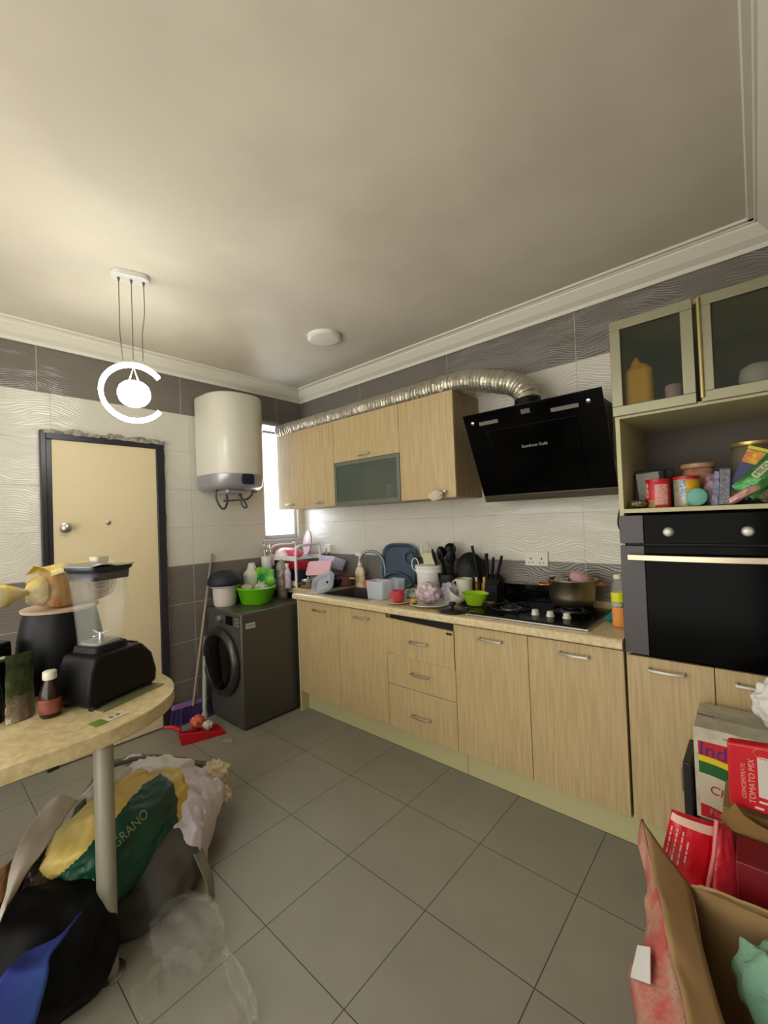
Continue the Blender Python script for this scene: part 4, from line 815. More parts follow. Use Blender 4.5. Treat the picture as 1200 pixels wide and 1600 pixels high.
m_ = MB(); m_.box(-.045, .045, -.016, -.013, .04, .165); m_.bm.transform(Matrix.Translation((3.045, -.34, SZ)) @ Matrix.Rotation(.1, 4, 'Z') @ Matrix.Rotation(-.08, 4, 'Y')); fin('card', m_, mat('pale_card', (176, 174, 164), .6, col2=(160, 158, 150), scale=60), fr_)
m_ = MB(); m_.tube([(3.115+.02*math.cos(a), -.33, SZ+.155+.02*math.sin(a)) for a in [2*PI*i/18 for i in range(19)]], .003, 6); fin('wire_loop', m_, black_mt, fr_, smooth=True)
solo('foil_lid', 'crumpled foil dish lid lying at the left end of the shelf', 'foil', blob((3.018, -.50, SZ+.02), (.034, .032, .018), sub=4, amp=.2, freq=3, mode='film', seed=3, crease=.3), mat('dull_foil', (140, 128, 104), .3, .7), smooth=True)
# blue boxes, yellow-topped box, green pack, foil bars
def slanted_box(name, label, cat, c, w, d, h, tilt, m, extra=()):
    t = thing(name, label, cat, c); X = Matrix.Translation(c) @ Matrix.Rotation(tilt[0], 4, 'Y') @ Matrix.Rotation(tilt[1], 4, 'X')
    mb = MB(); mb.box(-w/2, w/2, -d/2, d/2, 0, h); mb.bm.transform(X); fin('box_body', mb, m, t, bev=.001)
    for nm, x0, x1, z0, z1, mm in extra:
        mb = MB(); mb.box(x0, x1, -d/2-.0012, -d/2-.0002, z0, z1); mb.bm.transform(X); fin(nm, mb, mm, t)
    return t, X
navy = mat('blue_packaging', (36, 34, 120), .35, col2=(28, 26, 88), scale=20)
slanted_box('box', 'narrow dark blue box standing on edge right of the teal lid', 'box', (3.288, -.515, SZ), .022, .05, .135, (.12, 0), mat('dark_blue_box', (44, 42, 92), .35, col2=(120, 120, 150), scale=60))
slanted_box('box', 'grey-faced blue box with small print leaning on the shelf', 'box', (3.318, -.515, SZ), .036, .05, .145, (.06, 0), mat('slate_blue_box', (46, 44, 86), .4), (('grey_face', -.015, .015, .004, .138, mat('grey_small_print', (128, 128, 132), .5, col2=(84, 84, 96), scale=140)),))
t, X_ = slanted_box('box', 'blue and yellow food box leaning to the right on the shelf', 'box', (3.352, -.47, SZ+.03), .075, .05, .20, (.42, 0), navy, (('yellow_panel', -.035, .035, .135, .185, mat('orange_yellow_print', (228, 176, 30), .4, col2=(200, 96, 30), scale=40)), ('yellow_band', -.037, .037, .188, .2, mat('lemon_print', (214, 206, 20), .4))))
jr = thing('jar', 'tall clear jar with a gold rim behind the blue and yellow box', 'jar', (3.40, -.30, SZ))
m_ = MB(); m_.lathe([(.07, 0), (.075, .01), (.075, .22), (.068, .24)], (3.41, -.29, SZ), 30); fin('jar_body', m_, mat('cloudy_jar', (112, 104, 84), .25, var=.1), jr, smooth=True)
m_ = MB(); m_.lathe([(.073, 0), (.076, .004), (.076, .018), (0, .02)], (3.41, -.29, SZ+.24), 30); fin('lid', m_, mat('gold_lid', (196, 170, 110), .3, .7), jr, smooth=True)
mg_ = thing('drink_packet', 'shiny green drink powder packet tilted on the right of the shelf', 'packet', (3.45, -.47, SZ+.03))
RM = Matrix.Translation((3.442, -.52, SZ+.115)) @ Matrix.Rotation(.75, 4, 'Y') @ Matrix.Rotation(-.1, 4, 'X')
m_ = MB()
for s_ in (-1, 1): m_.grid(lambda u, v: ((u-.5)*.085, s_*.02*(math.sin(PI*u)*math.sin(PI*v))**.6, (v-.5)*.20), 12, 18)
for v in m_.bm.verts: v.co += noise.noise_vector(v.co*40)*.004
m_.bm.transform(RM); fin('packet_body', m_, mat('green_foil_packet', (44, 110, 50), .25, .3, col2=(70, 140, 70), scale=20, bump=.4), mg_, smooth=True)
m_ = MB(); m_.rrect(0, 0, .026, .072, .008, 0, .001, n=4); m_.bm.transform(RM @ Matrix.Translation((-.014, -.0235, .0)) @ Matrix.Rotation(PI/2, 4, 'X')); fin('name_panel', m_, mat('cream_panel', (190, 200, 160), .5), mg_)
mt_ = text('lettering', 'MILO', .024, (0, 0, 0), (RM @ Matrix.Translation((-.014, -.0250, .0)) @ Matrix.Rotation(PI/2, 4, 'X') @ Matrix.Rotation(PI/2, 4, 'Z')).to_3x3(), mat('dark_green_print', (16, 40, 20), .5), mg_)
mt_.data.transform(Matrix.Translation((RM @ Vector((-.014, -.0250, .0)))-Vector(mg_.location)-Vector((0, 0, 0))+Vector(mg_.location)))
solo('snack_bar', 'long pinkish foil-wrapped bar lying diagonally on the shelf', 'snack bar', blob((3.375, -.53, SZ+.038), (.062, .012, .016), sub=4, amp=.15, freq=4, seed=6, e=4, tilt=(0, -.55)), mat('pink_foil', (168, 128, 116), .28, .3, col2=(110, 60, 60), scale=26), smooth=True)
solo('packet', 'small lime and clear packet between the blue box and the snack bar', 'packet', blob((3.34, -.50, SZ+.03), (.016, .014, .03), sub=3, amp=.15, seed=3), mat('lime_packet', (132, 144, 60), .35, col2=(190, 190, 180), scale=50), smooth=True)
solo('plastic_bag', 'crumpled clear plastic bag under the green packet on the shelf', 'plastic bag', blob((3.47, -.50, SZ+.03), (.055, .04, .029), sub=5, amp=.3, freq=3, mode='film', seed=21, crease=.5), mat('shelf_bag', (120, 122, 96), .2, alpha=.7, var=.2, bump=.8), smooth=True)

# ------------------------------------------------------------------ broom, mop, dustpan, floor litter
br = thing('broom', 'long wooden-handled broom with purple bristles leaning on the tiles beside the door', 'broom', (.08, -1.22, 0))
m_ = MB(); m_.tube([(.085, -1.20, .12), (.03, -.985, 1.275)], [.0105, .0105], 10)
fin('handle', m_, mat('worn_broom_stick', (160, 138, 110), .5, col2=(126, 116, 112), scale=3), br, smooth=True)
m_ = MB(); m_.rings([[(x, y, .125) for x, y in ((.02, -1.345), (.07, -1.345), (.10, -1.075), (.05, -1.075))], [(x, y, .155) for x, y in ((.03, -1.335), (.062, -1.335), (.092, -1.085), (.06, -1.085))]]); fin('head', m_, mat('lilac_plastic', (128, 96, 150), .4), br, bev=.004)
m_ = MB(); random.seed(3)
for i in range(260):
    t = random.random(); u = random.uniform(-.02, .02); x, y = .045+.03*t+u, -1.34+.26*t; s_ = .05*(t-.5)
    m_.tube([(x, y, .13), (x+u*1.1+.004, y+s_*1.2+random.uniform(-.008, .008), .002)], [.0024, .0018], 4, False)
fin('bristles', m_, mat('purple_bristles', (84, 62, 120), .6), br)
mp_ = thing('mop', 'pale grey plastic pole of a mop leaning between the broom and the washing machine', 'mop', (.05, -1.10, 0))
m_ = MB(); m_.tube([(.10, -1.118, .02), (.045, -1.075, .62)], .017, 14); fin('pole', m_, mat('pale_grey_plastic', (176, 176, 162), .45), mp_, smooth=True)
m_ = MB(); m_.lathe([(.028, 0), (.026, .03), (.018, .05)], (.10, -1.118, 0), 18); fin('end_cap', m_, mat('pale_grey_plastic', (0, 0, 0)), mp_, smooth=True)
dp = thing('dustpan', 'red plastic dustpan on the floor in front of the broom', 'dustpan', (.33, -1.24, 0)); redp = mat('red_plastic', (196, 22, 32), .4)
D0 = Vector((.34, -1.255, 0)); DR = Matrix.Translation(D0) @ Matrix.Rotation(math.radians(68), 4, 'Z')
m_ = MB()
pf = [(-.13, 0), (.13, 0), (.15, .03), (.06, .085), (-.10, .10), (-.15, .04)]
m_.rings([[(-.13, -.10, .002), (.15, -.08, .002), (.12, .10, .002), (-.13, .10, .002)], [(-.13, -.10, .008), (.15, -.08, .008), (.12, .10, .008), (-.13, .10, .008)]])
m_.rings([[(-.135, -.11, .002), (-.125, -.11, .002), (-.125, .10, .002), (-.135, .10, .002)], [(-.15, -.115, .085), (-.14, -.115, .085), (-.14, .105, .06), (-.15, .105, .06)]])
m_.rings([[(-.135, -.112, .002), (.16, -.085, .002), (.16, -.075, .002), (-.135, -.10, .002)], [(-.15, -.122, .09), (.15, -.09, .03), (.15, -.082, .03), (-.15, -.112, .09)]])
m_.bm.transform(DR); fin('pan', m_, redp, dp, bev=.004)
m_ = MB(); m_.tube([DR @ Vector((-.14, -.02, .075)), DR @ Vector((-.19, .0, .10)), DR @ Vector((-.24, .02, .10))], [.014, .013, .012], 10); fin('handle', m_, redp, dp, smooth=True)
solo('wrapper', 'crumpled orange and pink wrapper lying in the dustpan', 'wrapper', blob((.27, -1.25, .07), (.05, .05, .045), sub=4, amp=.3, freq=3, mode='film', seed=5, crease=.6), mat('orange_pink_wrapper', (214, 120, 50), .4, col2=(190, 70, 100), scale=26, bump=.5), smooth=True)
solo('paper_scrap', 'small crumpled white paper lying in the dustpan', 'paper', blob((.35, -1.215, .055), (.035, .03, .028), sub=4, amp=.35, freq=3, mode='film', seed=2, crease=.7), mat('white_paper', (214, 208, 200), .7), smooth=True)
m_ = blob((.585, -1.185, .004), (.045, .03, .004), sub=4, amp=.2, freq=2, seed=2, floor=.0006); solo('scrap', 'flat pale plastic scrap on the floor in front of the washing machine', 'scrap', m_, mat('pale_scrap', (158, 152, 138), .4), smooth=True)

# ------------------------------------------------------------------ breakfast bar
TZ = .90
tt = mat('bar_top_laminate', (206, 188, 146), .28, col2=(188, 168, 122), scale=42); te = mat('bar_edge', (196, 178, 136), .4, var=.05)
def bar_outline():
    x0, x1, ye = 1.13, 1.935, -1.962; o = [(x1, -3.25)]
    for i in range(17):
        a = PI/2*i/16; o.append((x1-.36+.36*math.cos(a)**.9 if i < 16 else x1-.36, ye-.40+.40*math.sin(a)**.9))
    for i in range(17):
        a = PI/2+PI/2*i/16; o.append((x0+.36-.36*abs(math.cos(a))**.9, ye-.40+.40*abs(math.sin(a))**.9))
    o.append((x0, -3.25)); return o
BAR0 = set(C.objects)
tb_ = thing('breakfast_bar', 'beige breakfast bar with a rounded end on a round steel leg', 'table', (1.53, -2.6, 0))
m_ = MB(); m_.prism(bar_outline(), TZ-.048, TZ); fin('top', m_, tt, tb_, bev=.004)
m_ = MB(); m_.cyl((1.865, -2.262, .1375), (1.865, -2.262, TZ-.048), .027, n=28); fin('leg', m_, mat('grey_painted_leg', (168, 164, 146), .35, .3), tb_, smooth=True)
m_ = MB(); m_.lathe([(.045, 0), (.045, .005), (.03, .01)], (1.865, -2.262, .1365), 28); fin('leg_plate', m_, steel, tb_, smooth=True)
m_ = MB(); m_.box(1.18, 1.9, -3.24, -3.21, .1365, TZ-.048); fin('end_panel', m_, te, tb_)
# blender
bd = thing('blender', 'black countertop blender with a clear square jug', 'blender', (1.62, -2.20, TZ))
BM = Matrix.Translation((1.612, -2.195, TZ)) @ Matrix.Rotation(math.atan2(.92, -.38), 4, 'Z')
# local frame: +x along the front face towards the door, -y out towards the room
def loc(mb): mb.bm.transform(BM); return mb
m_ = MB(); m_.prism([(-.115, .012), (.145, .012), (.15, .06), (.13, .13), (.09, .175), (-.09, .175), (-.11, .13), (-.12, .06)], -.10, .065, 'y'); fin('base', loc(m_), black_pl, bd, bev=.012)
m_ = MB()
for x in (-.09, .12):
    for y in (-.08, .045): m_.cyl((x, y, 0), (x, y, .014), .016, n=12)
fin('foot', loc(m_), black_mt, bd)
m_ = MB(); m_.rings([[(.088, -.06, .178), (.098, -.06, .178), (.098, .06, .178), (.088, .06, .178)], [(.132, -.055, .132), (.137, -.055, .135), (.137, .055, .135), (.132, .055, .132)]]); fin('control_panel', loc(m_), mat('grey_control_panel', (128, 122, 114), .4, .3), bd, bev=.002)
m_ = MB(); m_.rrect(0, 0, .135, .125, .02, .172, .195, top=.94); fin('jug_collar', loc(m_), black_mt, bd, bev=.003)
jug = mat('clear_jug', (214, 216, 208), .06, alpha=.09, var=.0, spec=.6)
m_ = MB()
def sq(w, z, r=.022, n=5):
    o = []
    for qx, qy, a0 in ((1, 1, 0), (-1, 1, PI/2), (-1, -1, PI), (1, -1, 3*PI/2)):
        for i in range(n+1):
            a = a0+PI/2*i/n; o.append(((w-r)*qx+r*math.cos(a), (w-r)*qy+r*math.sin(a), z))
    return o
m_.rings([sq(.052, .192), sq(.055, .20), sq(.056, .24), sq(.060, .30), sq(.067, .40), sq(.072, .452)], cap=False); jg = fin('jug', loc(m_), jug, bd, smooth=True, thick=.004)
m_ = MB(); m_.rings([sq(.050, .198), sq(.050, .206)]); fin('jug_floor', loc(m_), mat('thick_clear_base', (170, 172, 164), .08, alpha=.55, var=.1), jg, smooth=True)
m_ = MB()
for i in range(4):
    a = PI/2*i+.3; c, s_ = math.cos(a), math.sin(a); up = .012*(1 if i % 2 else -.2)
    m_.rings([[(0, 0, .222), (.006*s_, -.006*c, .222), (.006*s_, -.006*c, .225), (0, 0, .225)], [(.03*c, .03*s_, .226+up), (.03*c+.008*s_, .03*s_-.008*c, .226+up), (.03*c+.008*s_, .03*s_-.008*c, .228+up), (.03*c, .03*s_, .228+up)]])
m_.cyl((0, 0, .206), (0, 0, .232), .008, n=12); fin('blade', loc(m_), chrome, bd)
m_ = MB(); m_.tube([(.072, 0, .44), (.098, 0, .435), (.104, 0, .42), (.106, 0, .33)], .008, 8); fin('jug_handle', loc(m_), jug, jg, smooth=True)
m_ = MB(); m_.rings([sq(.071, .425), sq(.0735, .455), sq(.080, .462), sq(.080, .472)]); fin('lid', loc(m_), mat('dark_lid_plastic', (30, 32, 40), .3), bd, smooth=True)
m_ = MB(); m_.grid(lambda u, v: ((u-.5)*.165, (v-.5)*.145, .474+.012*math.sin(PI*v)*math.sin(PI*u)+.006*math.sin(u*2*PI)), 16, 12); fin('lid_cover', loc(m_), mat('silver_grey_lid', (150, 150, 146), .3, .4), bd, smooth=True, thick=.003)
m_ = MB(); m_.rrect(0, 0, .05, .05, .012, .485, .507, n=4); fin('lid_plug', loc(m_), mat('clear_cap', (212, 206, 180), .15, alpha=.7, var=0), bd, bev=.002)
# air fryer / bin shaped appliance with bread on top
af = thing('air_fryer', 'tall black tapered air fryer with a pale round top beside the blender', 'air fryer', (1.325, -2.29, TZ))
AX, AY = 1.33, -2.255
m_ = MB(); m_.lathe([(.125, .01), (.14, .03), (.145, .10), (.135, .20), (.122, .27), (.115, .296)], (AX, AY, TZ), 44); fin('body', m_, black_pl, af, smooth=True)
m_ = MB(); m_.lathe([(.12, 0), (.12, .012)], (AX, AY, TZ), 40); fin('foot_ring', m_, black_mt, af, smooth=True)
m_ = MB(); m_.lathe([(.112, 0), (.124, .003), (.126, .012), (.118, .016), (0, .017)], (AX, AY, TZ+.294), 44); fin('top', m_, mat('rose_beige_top', (186, 164, 138), .4), af, smooth=True)
bz = TZ+.311
bd_u = Vector((-.38, .92, 0)).normalized()
bg = thing('bread_bag', 'sliced brown bread in a knotted yellow plastic bag on the air fryer', 'bread bag', (AX, AY, bz))
def local_blob(c, r, **k): return blob(c, r, rotz=math.atan2(bd_u.y, bd_u.x), **k)
m_ = local_blob((AX+.01, AY+.045, bz+.073), (.125, .06, .073), sub=5, amp=.06, freq=3, seed=3, e=4.5, floor=bz+.001); fin('loaf', m_, mat('brown_crust', (150, 90, 52), .6, col2=(186, 132, 84), scale=6, stretch=(1, 14, 1)), bg, smooth=True)
m_ = local_blob((AX+.01, AY+.045, bz+.080), (.155, .068, .080), sub=5, amp=.10, freq=4, seed=9, e=3.6, crease=.10, floor=bz+.0005); fin('wrapper', m_, mat('clear_bread_film', (226, 206, 150), .18, alpha=.34, var=.2, scale=9, bump=.6, bscale=30), bg, smooth=True)
# yellow printed top of the bag: a bowed sheet over the loaf
m_ = MB(); cc = Vector((AX+.01, AY+.045, bz)); vv = Vector((bd_u.y, -bd_u.x, 0))
def ysheet(u, v):
    a = (v-.5)*2.3; return cc+bd_u*((u-.5)*.27+.01*math.sin(v*9))+vv*(.071*math.sin(a))+Vector((0, 0, .085+.078*math.cos(a)**.6 if math.cos(a) > .05 else .085))+Vector((0, 0, .004*math.sin(u*17+v*5)))
m_.grid(ysheet, 22, 16); fin('yellow_print', m_, mat('yellow_print_film', (228, 200, 60), .28, col2=(214, 196, 150), scale=9, bump=.4), bg, smooth=True)
knot = cc-bd_u*.175+Vector((0, 0, .075))
m_ = MB(); m_.tube([knot+bd_u*.045, knot+bd_u*.01, knot, knot-bd_u*.02, knot-bd_u*.07, knot-bd_u*.12], [.055, .022, .010, .022, .042, .05], 20, False)
for v in m_.bm.verts: v.co += noise.noise_vector(v.co*45)*.010
fin('knot', m_, mat('yellow_bag_tail', (226, 200, 84), .28, col2=(208, 196, 168), scale=14, bump=.4), bg, smooth=True, thick=.001)
fc = cc+vv*.0735+bd_u*.055+Vector((0, 0, .072))
m_ = MB(); m_.tube([fc+bd_u*.05*math.cos(a)+Vector((0, 0, .036*math.sin(a))) for a in [2*PI*i/36 for i in range(37)]], .0016, 5); fin('round_logo', m_, mat('dark_print', (42, 36, 26), .5), bg, smooth=True)
lg = MB()
for i, w_ in enumerate((.02, .03, .016)): lg.box(-w_, w_, -.001, .001, -.016+.013*i, -.009+.013*i)
lg.bm.transform(Matrix.Translation(fc) @ Matrix.Rotation(math.atan2(bd_u.y, bd_u.x), 4, 'Z')); fin('printed_bars', lg, _mats['dark_print'], bg)
# small bottle
sb = thing('bottle', 'small dark sauce bottle with a white cap in front of the air fryer', 'bottle', (1.655, -2.355, TZ)); bx, by = 1.655, -2.352
m_ = MB(); m_.lathe([(.025, 0), (.029, .006), (.03, .06), (.027, .085), (.017, .115), (.0165, .122)], (bx, by, TZ), 26); fin('body', m_, mat('dark_sauce', (44, 26, 18), .12), sb, smooth=True)
m_ = MB(); m_.lathe([(.0305, 0), (.0312, .045)], (bx, by, TZ+.016), 26, cap=False); fin('label', m_, mat('red_brown_label', (140, 78, 58), .5, col2=(110, 50, 44), scale=22), sb, smooth=True)
m_ = MB(); m_.lathe([(.019, 0), (.02, .004), (.0195, .024), (.016, .027), (0, .027)], (bx, by, TZ+.121), 24); fin('cap', m_, mat('ivory_cap', (212, 206, 186), .4), sb, smooth=True)
# pouch
po = thing('pouch', 'stand-up foil pouch, green above and silver below, at the left of the bar', 'pouch', (1.60, -2.42, TZ))
PM = Matrix.Translation((1.60, -2.42, TZ)) @ Matrix.Rotation(math.atan2(.92, -.38), 4, 'Z')
m_ = MB()
for s_ in (-1, 1): m_.grid(lambda u, v: ((u-.5)*(.088-.006*v), s_*(.024*(1-v)**.8*math.sin(PI*u)**.6+.001), .002+v*.085), 14, 8)
for v in m_.bm.verts: v.co += noise.noise_vector(v.co*50)*.004
for v in m_.bm.verts: v.co.z = max(v.co.z, .001)
m_.bm.transform(PM); fin('silver_base', m_, mat('silver_foil', (150, 140, 116), .28, .6, var=.2, bump=.5), po, smooth=True)
m_ = MB()
for s_ in (-1, 1): m_.grid(lambda u, v: ((u-.5)*(.082-.006*v), s_*(.013*(1-v*v)*math.sin(PI*u)**.6+.001), .087+v*.125), 12, 10)
for v in m_.bm.verts: v.co += noise.noise_vector(v.co*40)*.003
m_.bm.transform(PM); fin('printed_top', m_, mat('leaf_green_print', (58, 76, 36), .35, col2=(34, 40, 26), scale=20, bump=.3), po, smooth=True)
# kettle at the left edge, toaster behind
kt = thing('kettle', 'black kettle with a curved chrome handle at the left edge of the bar', 'kettle', (1.53, -2.53, TZ))
kx, ky = 1.54, -2.525
m_ = MB(); m_.lathe([(.075, 0), (.078, .01), (.072, .10), (.060, .18), (.05, .19), (0, .192)], (kx, ky, TZ), 36); fin('body', m_, black_gl, kt, smooth=True)
hd_ = Vector((-.05, 1, 0)).normalized()
m_ = MB(); c = Vector((kx, ky, TZ)); pts = spline([c+hd_*.045+Vector((0, 0, .185)), c+hd_*.08+Vector((0, 0, .188)), c+hd_*.108+Vector((0, 0, .165)), c+hd_*.112+Vector((0, 0, .10)), c+hd_*.10+Vector((0, 0, .03)), c+hd_*.075+Vector((0, 0, .02))], 7); m_.tube(pts, .0095, 10); fin('handle', m_, chrome, kt, smooth=True)
ts = thing('toaster', 'black box-shaped toaster behind the kettle and the pouch', 'toaster', (1.38, -2.60, TZ))
m_ = MB(); m_.rrect(0, 0, .30, .18, .03, .01, .215, top=.97); m_.bm.transform(Matrix.Translation((1.36, -2.57, TZ)) @ Matrix.Rotation(math.atan2(.92, -.38), 4, 'Z')); fin('body', m_, black_pl, ts, bev=.008)
m_ = MB(); m_.box(-.11, .11, -.045, -.015, .2075, .2085); m_.box(-.11, .11, .015, .045, .2075, .2085); m_.box(-.12, .12, -.07, .07, 0, .012); m_.bm.transform(Matrix.Translation((1.36, -2.57, TZ)) @ Matrix.Rotation(math.atan2(.92, -.38), 4, 'Z')); fin('slots', m_, steel, ts)
# card and tray liner
cd = thing('card', 'small white and green printed card at the edge of the bar', 'card', (1.845, -2.245, TZ))
CM = Matrix.Translation((1.838, -2.222, TZ+.001)) @ Matrix.Rotation(math.radians(104), 4, 'Z')
m_ = MB(); m_.box(-.03, .035, -.022, .022, 0, .001); m_.bm.transform(CM); fin('card_white', m_, mat('white_card', (206, 198, 176), .5, col2=(180, 170, 140), scale=30), cd)
m_ = MB(); m_.box(-.068, -.03, -.022, .022, 0, .001); m_.bm.transform(CM); fin('card_green', m_, mat('green_card', (112, 138, 50), .5, col2=(90, 120, 44), scale=40), cd)
m_ = MB(); m_.cyl((-.01, .0, .001), (-.01, .0, .0016), .007, n=12); m_.cyl((.012, .002, .001), (.012, .002, .0016), .007, n=12); m_.bm.transform(CM); fin('printed_spots', m_, mat('brown_spots', (120, 96, 64), .5), cd)
m_ = MB(); m_.box(-.10, .145, -.135, -.02, .0, .004); m_.bm.transform(BM); solo('mat', 'thin grey-green mat sticking out from under the blender', 'mat', m_, mat('grey_green_mat', (120, 122, 88), .5))


# the bar and what stands on it: enlarged 10 % about the camera position, so farther off and lower with the same outline, its foot on the floor
for o in [o for o in C.objects if o not in BAR0 and o.parent is None]:
    o.location = o.location*1.1+Vector((-.3415, .2663, -.15)); o.scale = (1.1, 1.1, 1.1)

# ------------------------------------------------------------------ the heap under the bar
solo('clothes_pile', 'dark grey rumpled clothes at the bottom of the heap under the bar', 'clothes', blob((1.30, -1.98, .08), (.40, .27, .21), sub=6, amp=.10, freq=2.2, seed=31, crease=.10, cf=3, floor=.002, rotz=-.6), mat('dark_grey_cloth', (84, 80, 72), .95, col2=(62, 58, 52), scale=5), smooth=True)
shirt = drape([[(0.909, -2.007, 0.26), (0.86, -1.86, 0.28), (1.105, -1.76, 0.28), (1.205, -1.625, 0.22)], [(1.15, -1.967, 0.3), (1.231, -1.884, 0.32), (1.4, -1.823, 0.31), (1.344, -1.61, 0.19)], [(1.382, -1.974, 0.29), (1.466, -1.927, 0.3), (1.559, -1.838, 0.27), (1.463, -1.7, 0.14)], [(1.511, -1.978, 0.22), (1.58, -1.95, 0.21), (1.622, -1.871, 0.17), (1.537, -1.782, 0.09)], [(1.552, -1.965, 0.18), (1.601, -1.921, 0.12), (1.595, -1.856, 0.05), (1.543, -1.799, 0.02)]], n=18, amp=.032, cf=10, seed=4)
solo('shirt', 'pale lilac-white shirt draped over the heap under the bar', 'shirt', shirt, mat('pale_lilac_shirt', (204, 194, 200), .85, var=.05), smooth=True, thick=.006)
solo('shirt', 'white folded shirt bunched at the top of the heap behind the bar leg', 'shirt', blob((1.13, -1.86, .25), (.20, .15, .09), sub=6, amp=.2, freq=2.5, seed=41, crease=.35, cf=5, rotz=.9), mat('white_shirt', (206, 200, 196), .85, var=.04), smooth=True)
solo('blouse', 'white cloth with grey dots behind the rice sack and the bar leg', 'cloth', blob((1.13, -2.07, .28), (.19, .09, .09), sub=5, amp=.12, freq=2.5, seed=42, crease=.15, cf=4, rotz=2.3), mat('white_grey_dots', (202, 198, 192), .85, col2=(150, 146, 138), scale=9), smooth=True)
strap = drape([[(1.313, -2.237, .33), (1.062, -2.124, .3), (.852, -1.991, .28), (.80, -1.86, .25), (.86, -1.69, .2), (1.03, -1.55, .16)], [(1.362, -2.231, .35), (1.09, -2.093, .33), (.942, -1.987, .31), (.93, -1.888, .3), (1.0, -1.75, .26), (1.138, -1.60, .2)]], n=12, amp=.012, cf=9, seed=9)
solo('trousers', 'grey-green garment edge lying round the back of the heap', 'trousers', strap, mat('grey_green_cloth', (92, 98, 84), .9), smooth=True, thick=.02)
solo('toy', 'cream knotted soft cloth at the right end of the heap', 'cloth', blob((1.235, -1.60, .215), (.075, .06, .05), sub=5, amp=.3, freq=2.5, seed=44, crease=.5, cf=4), mat('cream_soft_cloth', (206, 190, 156), .9), smooth=True)
solo('scarf', 'small cream cloth below the knotted cream cloth at the heap end', 'cloth', blob((1.33, -1.62, .14), (.05, .05, .04), sub=4, amp=.3, freq=2.5, seed=45, crease=.4), mat('cream_soft_cloth', (0, 0, 0)), smooth=True)
solo('backpack', 'dark grey fabric bag lying below the lilac shirt under the bar', 'bag', blob((1.52, -1.99, .11), (.15, .17, .15), sub=5, amp=.14, freq=2, seed=46, crease=.08, floor=.002, rotz=.4, e=2.6), mat('grey_fabric_bag', (84, 80, 74), .9, var=.1), smooth=True)
solo('strap', 'pale grey strap hanging from the fabric bag over the floor', 'strap', drape([[(1.61, -1.86, .18), (1.67, -1.84, .08), (1.71, -1.85, .006)], [(1.64, -1.90, .17), (1.70, -1.88, .07), (1.74, -1.89, .006)]], n=8, amp=.004, cf=9), mat('grey_strap', (120, 116, 100), .8), smooth=True, thick=.003)
# rice sack
RC, RR, RZ = Vector((1.47, -2.10, .29)), (.285, .165, .16), math.radians(118)
rs_ = thing('rice_sack', 'yellow and dark green woven rice sack slumped in front of the bar leg', 'sack', (1.455, -2.125, .12))
mb = blob(RC, RR, rotz=RZ, sub=6, amp=.10, freq=2.6, seed=50, mode='film', crease=.22, cf=3.2, e=2.7)
ymat = mat('yellow_sack', (210, 194, 124), .42, col2=(204, 168, 66), scale=3, bump=.3, bscale=25); gmat = mat('green_sack_print', (16, 72, 50), .45, col2=(12, 54, 40), scale=6, bump=.2)
ax = Vector((math.cos(RZ), math.sin(RZ), 0))
mb.bm.faces.ensure_lookup_table()
from mathutils.bvhtree import BVHTree
bvh = BVHTree.FromBMesh(mb.bm)
SVN = Vector((.85, -.32, .42)).normalized(); SUP = SVN.cross(ax).normalized(); SUP = SUP if SUP.z > 0 else -SUP
bmesh.ops.recalc_face_normals(mb.bm, faces=mb.bm.faces[:])
for f in mb.bm.faces:
    q = f.calc_center_median()-RC; t = q.dot(ax); h = q.z
    w_ = q.dot(SUP); f.material_index = 1 if (-.30+.03*math.sin(w_*20) < t < .135+.02*math.sin(w_*18)+.01*noise.noise(q*20) and w_ < .055+.05*math.sin((t+.2)*5)+.012*noise.noise(q*16) and q.dot(SVN) > -.05) else 0
fin('sack_body', mb, [ymat, gmat], rs_, smooth=True)
viewn = Vector((.85, -.32, .42)).normalized(); rgt = Vector((ax.x, ax.y, 0)); upv = viewn.cross(rgt).normalized(); upv = upv if upv.z > 0 else -upv
def onto(s_, size, c, tilt=0):
    R3 = Matrix((rgt, upv, rgt.cross(upv))).transposed()
    t = text('lettering', s_, size, (0, 0, 0), (0, 0, 0), mat('faded_print', (148, 160, 116), .5), rs_, ext=.0)
    M4 = Matrix.Translation(c) @ R3.to_4x4() @ Matrix.Rotation(tilt, 4, 'Z')
    off = OFF[rs_.name]
    for v in t.data.vertices:
        w = M4 @ (v.co+off); hit_ = bvh.ray_cast(w+viewn*.5, -viewn)
        if hit_[0]: w = hit_[0]+viewn*.006
        v.co = w-off
onto('PRINCE', .052, RC+viewn*.15-ax*.15+upv*-.06, .1)
onto('GRANO', .046, RC+viewn*.15+ax*.065+upv*.01, .1)
# white paper sack piece and cardboard left of the rice sack
pap = drape([[(1.15, -2.289, .36), (1.125, -2.23, .37), (1.209, -2.192, .36)], [(1.33, -2.373, .39), (1.36, -2.325, .40), (1.41, -2.286, .40)], [(1.492, -2.43, .40), (1.531, -2.397, .42), (1.524, -2.35, .41)], [(1.608, -2.464, .38), (1.601, -2.44, .40), (1.575, -2.404, .39)], [(1.684, -2.495, .34), (1.664, -2.474, .36), (1.611, -2.446, .36)]], n=10, amp=.008, cf=8, seed=12)
solo('paper_bag', 'creased white paper bag lying at the left of the rice sack', 'paper bag', pap, mat('white_kraft', (206, 196, 184), .6, var=.08), smooth=True, thick=.003)
solo('paper_bag', 'brown kraft paper bag under the white paper at the left edge', 'paper bag', blob((1.50, -2.46, .24), (.23, .07, .12), sub=5, amp=.12, freq=2.6, mode='film', seed=52, crease=.2, cf=4, rotz=-.4), mat('kraft_brown', (150, 106, 58), .75, var=.1), smooth=True)
